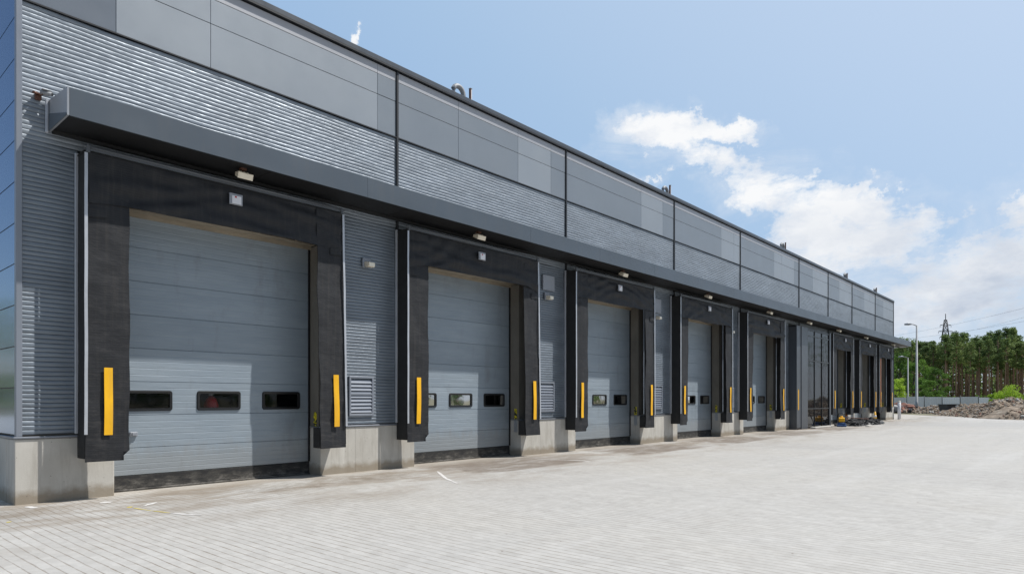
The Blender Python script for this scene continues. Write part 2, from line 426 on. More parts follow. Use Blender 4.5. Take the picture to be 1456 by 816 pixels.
        mm = mth(nt, 'MULTIPLY', mth(nt, 'ADD', ee, mth(nt, 'MULTIPLY', mth(nt, 'SUBTRACT', nn_, .56), 7)), .5, clamp=True)
        mm = mth(nt, 'MULTIPLY', mm, mth(nt, 'MULTIPLY', mth(nt, 'ADD', ee, .35), 2, clamp=True))
        c = mixc(nt, mth(nt, 'MULTIPLY', mm, k_), c, (.105, .072, .042))
    # dust swept pale against the plinths
    pl = mth(nt, 'MULTIPLY', mth(nt, 'SUBTRACT', .55, off), 1.6, clamp=True)
    c = mixc(nt, mth(nt, 'MULTIPLY', pl, .5), c, (.42, .385, .335))
    # a band of greyer blocks across the far part of the yard
    bd = ramp(nt, mth(nt, 'DIVIDE', mth(nt, 'ADD', X, mth(nt, 'MULTIPLY', off, -.43)), 100), [(.405, (0, 0, 0)), (.415, (1, 1, 1)), (.49, (1, 1, 1)), (.50, (0, 0, 0))]).outputs[0]
    c = mixc(nt, mth(nt, 'MULTIPLY', bd, .35), c, (.29, .29, .29))
    # pale sand film and tyre sweeps
    an = mapping(nt, p, (.06, .9, 1), rot=(0, 0, R(14)))
    tw = noise_n(nt, an, 1.3, 5, .6)
    c = mixc(nt, ramp(nt, tw, [(.55, (0, 0, 0)), (.68, (.30,)*3)]).outputs[0], c, (.47, .46, .445))
    c = mixc(nt, ramp(nt, tw, [(.28, (.30,)*3), (.4, (0, 0, 0))]).outputs[0], c, (.30, .295, .285))
    # tiny dark specks
    v = N(nt, 'ShaderNodeTexVoronoi'); v.inputs['Scale'].default_value = 2.1; L.new(p, v.inputs['Vector'])
    c = mixc(nt, ramp(nt, v.outputs['Distance'], [(.018, (.8,)*3), (.035, (0, 0, 0))]).outputs[0], c, (.12, .09, .07))
    L.new(c, b.inputs['Base Color']); b.inputs['Roughness'].default_value = .85
    hb = mth(nt, 'ADD', mth(nt, 'MULTIPLY', jn, -1), mth(nt, 'MULTIPLY', fine, .35))
    bump(nt, b, hb, .35, .006)
    return m
def N_sep(nt, c):
    s = nt.nodes.new('ShaderNodeSeparateColor'); nt.links.new(c, s.inputs[0]); return s.outputs[0]
M['paving'] = mat_paving()

def mat_soil(name, a, b_, c, sc=.6):
    m, nt, b = newmat(name); p = pos(nt)
    n = noise_n(nt, p, sc, 10, .72)
    cc = ramp(nt, n, [(.3, a), (.5, b_), (.72, c)]).outputs[0]
    nt.links.new(cc, b.inputs['Base Color']); b.inputs['Roughness'].default_value = .95
    bump(nt, b, noise_n(nt, p, sc*8, 6, .7), .6, .05)
    return m
M['soil'] = mat_soil('dry soil and grass', (.10, .085, .05), (.16, .14, .09), (.12, .15, .05))
M['rubble'] = mat_soil('rubble', (.13, .098, .07), (.27, .21, .155), (.46, .40, .32), 1.9)
M['rubble_d'] = mat_soil('dark asphalt chunks', (.02, .02, .022), (.04, .04, .043), (.07, .068, .065), 3)
M['rock_a'] = mat_soil('brown stone', (.15, .108, .075), (.29, .22, .16), (.44, .35, .26), 2)
M['rock_b'] = mat_soil('grey stone', (.26, .25, .24), (.38, .37, .35), (.56, .54, .51), 2)

def mat_hazard():
    m, nt, b = newmat('hazard label'); p = pos(nt)
    w = N(nt, 'ShaderNodeTexVoronoi'); w.inputs['Scale'].default_value = 26
    nt.links.new(mapping(nt, p, (1, 1, 1)), w.inputs['Vector'])
    f = ramp(nt, N_sep(nt, w.outputs['Color']), [(.0, (.7, .6, .02)), (.5, (.02, .03, .02))], 'CONSTANT')
    f.color_ramp.elements[1].position = .5
    nt.links.new(f.outputs[0], b.inputs['Base Color']); b.inputs['Roughness'].default_value = .5
    return m
M['hazard'] = mat_hazard()

# ------------------------------------------------------------------ layout of the facade (x along it, y = 0 its face, -y the yard)
LEFTS = [3.12, 9.14, 15.22, 21.45, 27.38, 33.45, 39.30, 44.70, 49.60]
ENTR = 5
X0, X1 = 2.40, 55.55
W = 4.42
TOPZ = 8.62
OPEN = [(L+.51, L+4.15) for L in LEFTS]
OPEN[6] = (39.75, 42.9); OPEN[7] = (45.1, 48.2); OPEN[8] = (50.05, 53.0)
ORD = ['nearest', 'second', 'third', 'fourth', 'fifth', 'sixth', 'seventh', 'eighth', 'ninth']

wh = empty('warehouse', ((X0+X1)/2, 14, 0), 'long dark grey metal clad warehouse with a row of loading doors and a canopy', 'warehouse')

# --- concrete plinth and the piers (one mesh for each stretch of plinth between doors)
piers = []
edges = [X0-.04] + [v for i, o in enumerate(OPEN) for v in o] + [X1+.03]
for i in range(0, len(edges), 2):
    piers.append((edges[i], edges[i+1]))
for i, (a, b) in enumerate(piers):
    m = MB()
    y0 = -.035
    if i == 0: m.box(a, b, y0, .42, -.3, .93, b=.012)
    else:
        xs = [a] + ([a+(b-a)*.34] if i < 6 else []) + [b]
        for q in range(len(xs)-1): m.box(xs[q]+(.004 if q else 0), xs[q+1], y0, .42, -.3, .93, b=.004)
        if len(xs) > 2: m.box(xs[1]-.006, xs[1]+.008, y0+.003, .4, -.3, .925)
    m.build('plinth', M['concrete'], wh)
    m = MB(); m.box(a+.001 if i else X0+.01, b-.001, .035, .40, .932, 4.52)
    m.build('door_pier', M['jamb'], wh)
    m = MB(); m.box((a if i else X0-.055), b, -.055, .034, .933, .962, b=.006)
    if i: pass
    m.build('sill_flashing', M['sillm'], wh)
m = MB(); m.box(X0-.04, X0+.30, .43, 30, -.3, .93, b=.01); m.build('plinth', M['concrete'], wh)
m = MB(); m.box(X0-.055, X0+.1, .036, 30, .934, .963); m.build('sill_flashing', M['sillm'], wh)

# --- ribbed siding: real ribs run along the wall, gently uneven
PITCH = .0655
def siding(x0, x1, z0, z1, seed):
    m = MB()
    per = 8
    prof = [(.0, .014), (.04, -.001), (.14, -.0040), (.36, -.0062), (.60, -.0066), (.80, -.0054), (.92, -.0015), (.955, .014)]
    nz = int((z1-z0)/PITCH); p_ = (z1-z0)/nz
    nx = max(2, int((x1-x0)/.35))
    zs = []
    for k in range(nz):
        for (t, y) in prof: zs.append((z0+(k+t)*p_, y))
    zs.append((z1, .01))
    vs = []
    for (z, y) in zs:
        for i in range(nx+1):
            x = x0+(x1-x0)*i/nx
            wz = noise.noise((x*.9+seed, z*1.3, 3.1))*.016 + noise.noise((x*2.9, z*4+seed, 7))*.007
            wy = noise.noise((x*.8, z*.8+seed, 1.7))*.006 + noise.noise((x*3.1, z*6, seed))*.005
            if i in (0, nx): wy *= .5
            vs.append((x, y+wy, z+wz))
    fs = []
    for j in range(len(zs)-1):
        for i in range(nx):
            a = j*(nx+1)+i
            fs.append((a, a+1, a+nx+2, a+nx+1))
    m.add(vs, fs, 0, True)
    return m
JOINTS = [9.18, 15.29, 21.75, 27.6, 34.95, 39.77, 44.57, 50.2]
SID_TOP = 7.17
segs = [X0+.026] + JOINTS + [X1-.05]
for i in range(len(segs)-1):
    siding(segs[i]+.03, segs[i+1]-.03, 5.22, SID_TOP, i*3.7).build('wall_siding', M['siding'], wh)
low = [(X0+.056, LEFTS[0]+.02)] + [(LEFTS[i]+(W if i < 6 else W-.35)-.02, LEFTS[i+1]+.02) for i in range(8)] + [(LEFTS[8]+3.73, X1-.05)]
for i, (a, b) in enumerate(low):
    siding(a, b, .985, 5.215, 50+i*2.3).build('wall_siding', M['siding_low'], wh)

# --- backing wall above the openings, lintels
m = MB(); m.box(X0+.02, X1, .04, .45, 4.75, TOPZ-.02); m.build('backing_wall', M['dark_joint'], wh)
for (a, b) in OPEN:
    m = MB(); m.box(a, b, .03, .30, 4.53, 4.74, b=.004); m.box(a, b, .302, .398, 4.47, 4.74)
    m.tube([(a+.05, .02, 4.515), (b-.05, .02, 4.515)], .012)
    for k in range(4):
        xx = a+.5+k*(b-a-1)/3; m.box(xx-.02, xx+.02, .005, .03, 4.50, 4.56)
    m.build('lintel', M['lintel'], wh)

# --- flat cladding panels above the siding
rows = [(SID_TOP+.025, 7.955), (7.967, 8.395), (8.403, 8.60)]
cuts = [  # x from, x to, tone of the two rows
    (X0+.06, 3.66, 'c'), (3.66, 5.13, 'b'), (5.13, 8.66, 'b'), (8.66, 9.15, 'a'),
    (9.21, 11.03, 'a'), (11.03, 13.2, 'a'), (13.2, 14.6, 'b'), (14.6, 15.26, 'a'),
    (15.32, 19.46, 'a'), (19.46, 20.93, 'b'), (20.93, 21.72, 'a'),
    (21.78, 25.71, 'a'), (25.71, 26.95, 'b'), (26.95, 27.57, 'b'),
    (27.63, 31.5, 'a'), (31.5, 32.51, 'b'), (32.51, 34.27, 'b'), (34.27, 34.92, 'a'),
    (34.98, 37.1, 'a'), (37.1, 39.74, 'b'), (39.8, 41.9, 'a'), (41.9, 44.54, 'b'),
    (44.6, 47.4, 'a'), (47.4, 48.7, 'b'), (48.7, 50.17, 'b'), (50.23, 52.4, 'a'), (52.4, 54.3, 'b'), (54.3, X1-.05, 'b')]
mk = ['a', 'b', 'c', 'd']
pm = [M['panel_a'], M['panel_b'], M['panel_c'], M['panel_d']]
for (a, b, t) in cuts:
    m = MB()
    for ri, (z0, z1) in enumerate(rows):
        tt = t
        if ri == 2: tt = 'd' if t != 'c' else 'a'
        if ri == 0 and (a, b) in ((3.66, 5.13),): tt = 'b'
        m.box(a+.003, b-.003, -.012-.002*((ri+int(a)) % 2), .038, z0, z1, mk.index(tt), b=.003)
    m.build('cladding_panel', pm, wh)
for x in JOINTS:
    m = MB(); m.box(x-.028, x+.028, -.04, .039, 5.0, TOPZ-.005, b=.004); m.build('joint_cover', M['dark_joint'], wh)
m = MB(); m.box(X0+.05, X1, -.035, .039, SID_TOP+.001, SID_TOP+.022); m.build('drip_rail', M['dark_joint'], wh)
m = MB(); m.box(X0-.06, X1+.04, -.075, .5, TOPZ, TOPZ+.035, 1); m.box(X0-.05, X1+.03, -.062, .5, TOPZ+.036, TOPZ+.145, 0, b=.01)
m.box(X0-.05, X0+.4, .5, 30, TOPZ, TOPZ+.14)
m.build('parapet_cap', [M['coping'], M['dark_joint']], wh)
# --- side face of glossy panels
m = MB(); z = .985; k = 0
zj = [.985, 1.66, 2.25, 2.84, 3.43, 4.01, 4.60, 5.19, 5.77, 6.36, 6.95, 7.54, 8.12, TOPZ-.01]
m.box(X0+.012, X0+.3, .04, 30, .97, TOPZ-.02, 1)
for a, b in zip(zj[:-1], zj[1:]):
    m.box(X0-.004, X0+.01, .065, 30, a+.008, b-.008, 0)
m.build('side_cladding', [M['side_panel'], M['dark_joint']], wh)
m = MB(); m.box(X0-.02, X0+.055, -.03, .06, .965, TOPZ-.003, b=.005); m.build('corner_trim', M['trim'], wh)
m = MB(); m.box(X1-.05, X1+.02, -.04, .1, .965, TOPZ-.003, b=.005); m.build('corner_trim', M['dark_joint'], wh)
m = MB(); m.box(X1-.3, X1, .101, 30, -.3, TOPZ-.02); m.box(X0, X1, 29.7, 30, -.3, TOPZ-.03); m.build('rear_wall', M['panel_c'], wh)
m = MB(); m.box(X0+.3, X1-.3, .45, 29.7, 8.2, 8.4); m.build('flat_roof', M['roof'], wh)
m = MB(); m.box(X0+.31, X1-.31, .45, 29.6, -.02, .02); m.box(X0+.31, X1-.31, 7, 7.2, .02, 8.19); m.build('interior', M['inner'], wh)

# --- canopy
CX0, CX1, CO, CZ0, CZ1 = 2.77, 56.9, .91, 5.385, 5.77
can = empty('canopy', (CX0, 0, CZ0)); can.parent = wh; can.location = Vector((CX0, 0, CZ0)) - wh.location
m = MB()
xs = [CX0+.03, 7.75]
while xs[-1] < CX1-6: xs.append(xs[-1]+3.05 if xs[-1] > 12 else xs[-1]+4.9)
xs.append(CX1)
def fas(x0, x1, m):
    nx = max(2, int((x1-x0)/.5))
    def fn(u, v):
        x = x0+(x1-x0)*u
        return (x, -CO+noise.noise((x*.7, v*1.1, 4))*.004, CZ0+(CZ1-CZ0)*v)
    m.sheet(nx, 4, fn, .025)
for a, b in zip(xs[:-1], xs[1:]): fas(a+.0025, b-.0025, m)
m.build('fascia', M['fascia'], can)
m = MB(); m.box(CX0+.03, CX1-.01, -CO+.03, -.06, CZ1-.012, CZ1+.012); m.build('top_sheet', M['fascia'], can)
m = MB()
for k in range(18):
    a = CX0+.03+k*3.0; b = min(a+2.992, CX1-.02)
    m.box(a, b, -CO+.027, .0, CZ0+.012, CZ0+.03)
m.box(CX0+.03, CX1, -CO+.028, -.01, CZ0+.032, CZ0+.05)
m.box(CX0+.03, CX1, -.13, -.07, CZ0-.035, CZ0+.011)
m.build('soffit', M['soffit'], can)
m = MB()
# end cap: pale upper triangle-like plate over a darker lower plate
m.add([(CX0, -CO, CZ0), (CX0, -.02, CZ0), (CX0, -.02, CZ1+.07), (CX0, -CO, CZ1),
       (CX0+.027, -CO, CZ0), (CX0+.027, -.02, CZ0), (CX0+.027, -.02, CZ1+.07), (CX0+.027, -CO, CZ1)],
      [(0,3,2,1),(4,5,6,7),(0,1,5,4),(3,7,6,2),(0,4,7,3),(1,2,6,5)], 0)
m.add([(CX0-.006, -CO+.01, CZ0+.002), (CX0-.006, -.04, CZ0+.002), (CX0-.006, -.04, CZ0+.26), (CX0-.006, -CO+.01, CZ0+.03)], [(0,3,2,1)], 1)
m.build('end_cap', [M['fascia_end'], M['fascia']], can)
m = MB(); m.box(CX0-.045, CX0-.008, -.07, -.03, CZ0-.03, CZ1+.06, b=.006); m.build('edge_strip', M['alu'], can)
# rounded far end of the canopy turning the corner
m = MB(); m.tube([(CX1-.2, -.78, CZ0+.2), (CX1+.5, -.6, CZ0+.21), (CX1+.9, -.2, CZ0+.2), (CX1+1.0, 1.2, CZ0+.2)], .17, 12)
m.build('canopy_return', M['fascia_end'], can)

# --- louvre vents low on the wall
for i, (a, b) in enumerate([(7.93, 8.54), (14.05, 14.72), (20.1, 20.85), (26.2, 26.9), (32.1, 32.8)]):
    z0, z1 = 1.15, 1.97
    m = MB()
    for (p, q, r_, s_) in ((a, b, z0, z0+.045), (a, b, z1-.045, z1), (a, a+.045, z0+.0455, z1-.0455), (b-.045, b, z0+.0455, z1-.0455)):
        m.box(p, q, -.05, -.012, r_, s_, b=.004)
    m.box(a+.045, b-.045, -.048, -.014, (z0+z1)/2+.02, (z0+z1)/2+.06)
    n = 9
    for k in range(n):
        zz = z0+.06+(z1-z0-.14)*k/n
        h = (z1-z0-.14)/n
        m.add([(a+.045, -.018, zz), (b-.045, -.018, zz), (b-.045, -.046, zz+h*.15), (a+.045, -.046, zz+h*.15),
               (b-.045, -.020, zz+h*.92), (a+.045, -.020, zz+h*.92)], [(0, 1, 2, 3), (3, 2, 4, 5)], 0)
    m.build('louvre_vent', [M['trim'], M['steel']], wh)

# --- doors
SEC = [.255, .70, 1.235, 1.785, 2.335, 2.885, 3.435, 3.985, 4.50]
def dock_door(i, a, b):
    d = empty('loading_door', (a, .38, 0)); d.parent = wh; d.location = Vector((a, .38, 0)) - wh.location
    y = .36
    m = MB()
    pts = []
    for s0, s1 in zip(SEC[:-1], SEC[1:]):
        pts += [(s0, y+.012), (s0+.008, y)]
        nr = 5
        for k in range(1, nr):
            zz = s0+(s1-s0)*k/nr
            pts += [(zz-.010, y), (zz-.001, y+.0022), (zz+.003, y+.002), (zz+.010, y)]
        pts += [(s1-.008, y), (s1-.001, y+.012)]
    nx = 10
    def fn(u, j):
        z, yy = pts[j]; x = a+.02+(b-a-.04)*u
        return (x, yy+noise.noise((x*.8+i*5, z*.9, 2))*.004, z)
    vs = [fn(k/nx, j) for j in range(len(pts)) for k in range(nx+1)]
    fs = [(j*(nx+1)+k, j*(nx+1)+k+1, (j+1)*(nx+1)+k+1, (j+1)*(nx+1)+k) for j in range(len(pts)-1) for k in range(nx)]
    # leave real holes for the windows
    wins = [(a+.22, a+1.02), (a+1.42, a+2.22), (a+2.63, a+3.43)] if b-a > 3.4 else [(a+.25, a+.95), (a+1.2, a+1.9), (a+2.2, a+2.85)]
    m = MB()
    xb = sorted(set([a+.02, b-.02] + [v for w in wins for v in (w[0]+.03, w[1]-.03)]))
    zlo, zhi = 1.325, 1.615
    zz_ = sorted(set([p[0] for p in pts] + [zlo, zhi]))
    def yat(z):
        for (p, q) in zip(pts[:-1], pts[1:]):
            if p[0] <= z <= q[0]: return p[1]+(q[1]-p[1])*((z-p[0])/max(1e-6, q[0]-p[0]))
        return y
    xsub = []
    for p, q in zip(xb[:-1], xb[1:]):
        n = max(1, int((q-p)/.35)); xsub += [p+(q-p)*k/n for k in range(n)]
    xsub.append(xb[-1])
    idx = {}
    vs = []
    for j, z in enumerate(zz_):
        for k, x in enumerate(xsub):
            idx[(j, k)] = len(vs); vs.append((x, yat(z)+noise.noise((x*.8+i*5, z*.9, 2))*.004, z))
    fs = []
    for j in range(len(zz_)-1):
        for k in range(len(xsub)-1):
            xm = (xsub[k]+xsub[k+1])/2; zm = (zz_[j]+zz_[j+1])/2
            if zlo < zm < zhi and any(w[0]+.03 < xm < w[1]-.03 for w in wins): continue
            fs.append((idx[(j, k)], idx[(j, k+1)], idx[(j+1, k+1)], idx[(j+1, k)]))
    m.add(vs, fs, 0, False)
    m.box(a+.01, b-.01, y+.04, y+.05, 1.7, 4.5); m.box(a+.01, b-.01, y+.04, y+.05, .25, 1.24)
    m.build('door_leaf', M['door'], d)
    for (p, q) in wins:
        w = MB(); z0, z1 = 1.295, 1.645
        # rounded frame ring
        def ring(hw, hh, r):
            out = []
            for cx, cz, t0 in ((hw-r, hh-r, 0), (-hw+r, hh-r, 90), (-hw+r, -hh+r, 180), (hw-r, -hh+r, 270)):
                for s_ in range(5):
                    t = R(t0+s_*22.5); out.append((cx+r*math.cos(t), cz+r*math.sin(t)))
            return out
        cx, cz = (p+q)/2, (z0+z1)/2; hw, hh = (q-p)/2, (z1-z0)/2
        o1 = ring(hw, hh, .05); o2 = ring(hw-.012, hh-.012, .04); o3 = ring(hw-.05, hh-.05, .025)
        n = len(o1)
        vs = [(cx+u, y+.006, cz+v) for u, v in o1] + [(cx+u, y-.022, cz+v) for u, v in o2] + [(cx+u, y-.018, cz+v) for u, v in o3] + [(cx+u, y+.012, cz+v) for u, v in o3]
        fs = []
        for r_ in range(3):
            for k in range(n):
                k2 = (k+1) % n
                fs.append((r_*n+k, r_*n+k2, (r_+1)*n+k2, (r_+1)*n+k))
        fs = [f[::-1] for f in fs]
        w.add(vs, fs, 0)
        w.add([(cx+u, y+.008, cz+v) for u, v in o3], [list(range(n))[::-1]], 1)
        w.build('door_window', [M['black'], M['pane']], d)
    s = MB(); s.box(a+.01, b-.01, y-.006, y+.05, .04, .25, b=.006); s.box(a+.01, b-.01, y-.03, y+.045, .006, .038, 0, b=.01)
    s.build('bottom_seal', M['sill'], d)
    for (p, q) in ((a+.002, a+.035), (b-.035, b-.002)):
        g = MB(); g.box(p, q, y-.03, y+.02, .26, 4.5); g.build('guide_rail', M['black'], d)
    h = MB(); h.box(a+.34, a+.46, y-.045, y-.003, .89, .965, b=.01); h.box(a+.37, a+.43, y-.06, y-.046, .905, .95, b=.006)
    h.build('handle', M['greyplate'], d)
    return d
for i, (a, b) in enumerate(OPEN):
    if i in (ENTR, 8): continue
    dock_door(i, a, b)
# half dark open last doorway: inner frame only
a, b = OPEN[8]
m = MB(); m.box(a+.002, a+.09, .3, .4, .0, 4.5); m.box(b-.09, b-.002, .3, .4, .0, 4.5); m.box(a+.09, b-.09, .3, .4, 3.9, 4.5)
m.build('door_frame', M['black'], wh)
# lower pads on the right jambs
for i, (a, b) in enumerate(OPEN):
    if i in (ENTR,): continue
    m = MB(); m.box(b-.03, b-.001, .06, .30, .94, .955); m.box(b-.012, b-.001, .08, .2, .62, .93)
    m.build('jamb_bracket', M['steel'], wh)

# --- glazed entrance
a, b = LEFTS[ENTR]+.02, 38.9
ent = empty('glazed_entrance', (a, 0, 0)); ent.parent = wh; ent.location = Vector((a, 0, 0)) - wh.location
m = MB(); m.box(a, a+.6, -.40, -.36, .06, 5.1, b=.01); m.box(a+.61, a+1.55, -.43, -.37, 0, 5.1, b=.01); m.box(b-.25, b, -.42, -.36, .0, 5.1, b=.01)
m.box(a, a+.05, -.355, 0, .0, 5.1); m.box(b-.05, b, -.355, 0, 0, 5.1); m.box(a, b, -.355, 0, 5.05, 5.1)
m.build('side_panel', M['coping'], ent)
m = MB(); gx = [a+1.56, a+2.75, a+3.95, b-.26]
for x in gx: m.box(x-.022, x+.022, -.40, -.33, .05, 5.05, b=.006)
for z in (.05, 1.0, 3.45, 4.72, 5.0):
    for p, q in zip(gx[:-1], gx[1:]): m.box(p+.023, q-.023, -.395, -.335, z-.025, z+.025)
m.build('mullion_frame', M['black'], ent)
for p, q in zip(gx[:-1], gx[1:]):
    m = MB(); m.box(p+.024, q-.024, -.368, -.360, .082, 4.97); m.build('glass_pane', M['glass'], ent)
m = MB(); m.box(gx[0], gx[-1], -.35, -.345, .05, .97); m.build('paving_reflection', M['lintel'], ent)  # beige panel behind the glass imitates the paving reflected in it
m = MB(); m.box(gx[0]+.3, gx[-1]-.2, -.7, -.44, .0, .07, b=.01); m.build('threshold', M['slab'], ent)
m = MB(); m.box(a+.16, a+.27, -.413, -.401, .97, 1.96); m.build('yellow_strip', M['yellow'], ent)
m = MB(); m.box(a+1.8, b-.5, -.15, -.1, 4.3, 4.7); m.build('bright_reflection', M['white'], ent)  # white board behind the glass, added to imitate a bright reflection

# ------------------------------------------------------------------ dock shelters
def shelter(i):
    L = LEFTS[i]; w = W if i < 6 else (W-.35 if i < 8 else 3.75); P = .40
    rnd = random.Random(40+i)
    desc = ['with the widest view of its door, beside the corner of the building', 'left of the nearest vent but one',
            '', '', '', '', '', '', '']
    place = ['nearest to the camera at the left end of the row', 'second from the near end of the row', 'third from the near end, middle of the photo',
             'fourth from the near end of the row', 'fifth from the near end, just before the glazed entrance', '',
             'just beyond the glazed entrance', 'second beyond the glazed entrance', 'farthest one, by the far corner of the warehouse'][i]
    t = empty('dock_shelter', (L, 0, 0), 'black dock shelter, '+place, 'dock shelter', 'dock shelters along the warehouse front')
    sd = i*11.3
    def lean(z): return .10*(1-z/5.1) if i < 2 else .04*(1-z/5.1)
    # side panels (fabric from wall to front frame)
    for s, x in ((0, L), (1, L+w)):
        m = MB()
        sg = 1 if s == 0 else -1
        def fn(u, v, x=x, sg=sg, s=s):
            z = .62+(5.11-.62)*v
            return (x+sg*.008+sg*noise.noise((u*2, z*1.1, sd+s))*.01 + (lean(z) if s else 0)*(1-u), -P+.012+(P-.055)*u, z)
        n0 = len(m.v)
        m.grid(3, 24, fn, 0, flip=(s == 0)); m.grid(3, 24, lambda u, v, fn=fn, sg=sg: (fn(u, v)[0]+sg*.02, fn(u, v)[1], fn(u, v)[2]), 0, flip=(s == 1))
        m.box(x+(sg*.03), x+sg*.10, -.36, -.30, .66, 5.05)
        m.build('side_panel', M['rubber'], t)
    m = MB(); m.box(L, L+w, -P+.02, -.05, 5.112, 5.135); m.build('top_panel', M['rubber'], t)
    m = MB(); m.tube([(L-.02, -P-.01, 5.185), (L+w+.02, -P-.01, 5.185)], .018, 8)
    m.box(L, L+w, -P-.006, -P+.03, 5.137, 5.165)
    for x in (L+.02, L+w-.06): m.box(x, x+.05, -P-.03, -P+.02, 5.10, 5.21, b=.004)
    m.build('head_rail', M['rail'], t)
    # side curtains
    cw = .585
    for s in (0, 1):
        m = MB()
        def fn(u, v, s=s):
            z0 = (.575 if s == 0 else .555)
            z = z0+(5.09-z0)*v
            inner = .02*noise.noise((z*1.3, sd, s*5))*(1 if s == 0 else 1.6)
            if s == 0: x = L+.012+(cw+inner)*u
            else: x = L+w-.012-(cw+inner)*(1-u)+lean(z)+ (.02*noise.noise((z*.8, sd, 9)))*u
            if s == 0 and z < .72 and u > .86: x = min(x, L+.012+cw*.86)
            yy = -P-.002+.024*noise.noise((x*2.2, z*1.4, sd)) + .009*noise.noise((x*4, z*7, sd)) + .012*max(0, noise.noise((x*1.5, z*3.2, sd+8)))
            e = (u if s == 0 else 1-u)
            yy += .03*e*e*noise.noise((3.3, z*.6, sd+s*7)) - .012*e
            return (x, yy, z)
        m.sheet(7, 60, fn, .012)
        if i < 3:   # stitched-on corner patches
            zz = 4.05+rnd.random()*.25; xx = (L+.05 if s == 0 else L+w-.30)
            m.sheet(4, 3, lambda u, v: (xx+.24*u, -P-.026+.006*math.sin(u*5+v*3), zz+.13*v+.02*u), .004)
        m.build('side_curtain', M['fabric'], t)
    # head curtain
    m = MB()
    zb = 4.41 if i < 4 else 4.33
    sag = .0 if i < 2 else .05
    def fh(u, v):
        x = L+.05+(w-.10)*u
        ends = min(u, 1-u)
        bot = zb-.02*noise.noise((x*1.2, sd, 2)) - sag*math.sin(u*math.pi)
        if ends < .10: bot -= .04*(1-ends/.10) if i != 1 else .09*(1-ends/.10)
        z = bot+(5.105-bot)*v
        a1 = noise.noise((x*.9+z*2.2, z*4.4, sd))*.05
        dr = math.sin(((u-.5)**2*9+v*3.2+1.6*noise.noise((x*.8, z*1.2, sd+3)))*4.2+sd)*.017*(1-v*.4)*(.35+.9*abs(noise.noise((x*.7, z, sd+6)))*1.8)
        yy = -P-.030+a1+dr+.008*noise.noise((x*5, z*9, sd)) + .02*v
        return (x, yy, z)
    m.sheet(70, 24, fh, .010)
    m.build('head_curtain', M['fabric'], t)
    # aluminium trims at the wall and along the front outer edges
    for s in (0, 1):
        m = MB(); x = L-.028 if s == 0 else L+w-.015
        m.box(x, x+.045, -.075, -.03, .985, 5.16, b=.005)
        m.build('wall_trim', M['alu'], t)
        m = MB(); n = 14
        x = L-.006 if s == 0 else L+w-.036
        for k in range(n):
            za = .98+(5.09-.98)*k/n; zc = .98+(5.09-.98)*(k+1)/n
            la, lb = (lean(za), lean(zc)) if s else (0, 0)
            ja = .006*noise.noise((za*1.5, sd, s)); jb = .006*noise.noise((zc*1.5, sd, s))
            vs = []
            for zz, ll in ((za, la+ja), (zc, lb+jb)):
                for xx, yy in ((x, -P-.032), (x+.042, -P-.032), (x+.042, -P-.0225), (x, -P-.0225)): vs.append((xx+ll, yy, zz))
            m.add(vs, [(0, 1, 5, 4), (1, 2, 6, 5), (2, 3, 7, 6), (3, 0, 4, 7)] + ([(0, 3, 2, 1)] if k == 0 else []), 0)
        m.build('front_trim', M['alu'], t)
    # yellow guide strips
    for s in (0, 1):
        m = MB()
        x = L+.245 if s == 0 else L+w-.30+lean(1.5)
        def fy(u, v): 
            z = .965+(1.965-.965)*v
            return (x+.115*u+(lean(z)-lean(1.5) if s else 0)+.004*math.sin(v*3+sd), -P-.040-.005*math.sin(v*6+sd), z)
        m.sheet(2, 12, fy, .006)
        m.build('yellow_strip', M['yellow'], t)
    if i == 8:
        m = MB(); m.box(L+.19, L+.25, -P-.05, -P-.035, 1.3, 4.2); m.build('orange_strip', M['orange'], t)
    # small light behind its clear pane in the head curtain
    c = L+2.24; m = MB()
    m.box(c-.115, c+.115, -P-.075, -P-.045, 4.80, 4.99, 0, b=.008); m.box(c-.075, c+.085, -P-.086, -P-.0755, 4.815, 4.95, 1, b=.006)
    m.box(c-.03, c+.0, -P-.092, -P-.0865, 4.915, 4.94, 2)
    m.build('head_lamp', [M['greyplate'], M['white'], M['red']], t)
    # weighted ends of the side curtains
    m = MB(); m.box(L+w-.50, L+w-.44, -.36, -.14, .56, .95, b=.008); m.build('lower_bracket', M['rubber'], t)
    # hazard label
    b = OPEN[i][1]
    m = MB()
    m.box(b-.006, b-.0005, .10, .19, .965, 1.24); m.box(b-.03, b-.0062, .11, .17, 1.0, 1.06, b=.005); m.box(b-.03, b-.0062, .11, .17, 1.12, 1.18, b=.005)
    m.build('hazard_label', M['hazard'], t)
    return t
for i in range(9):
    if i != ENTR: shelter(i)

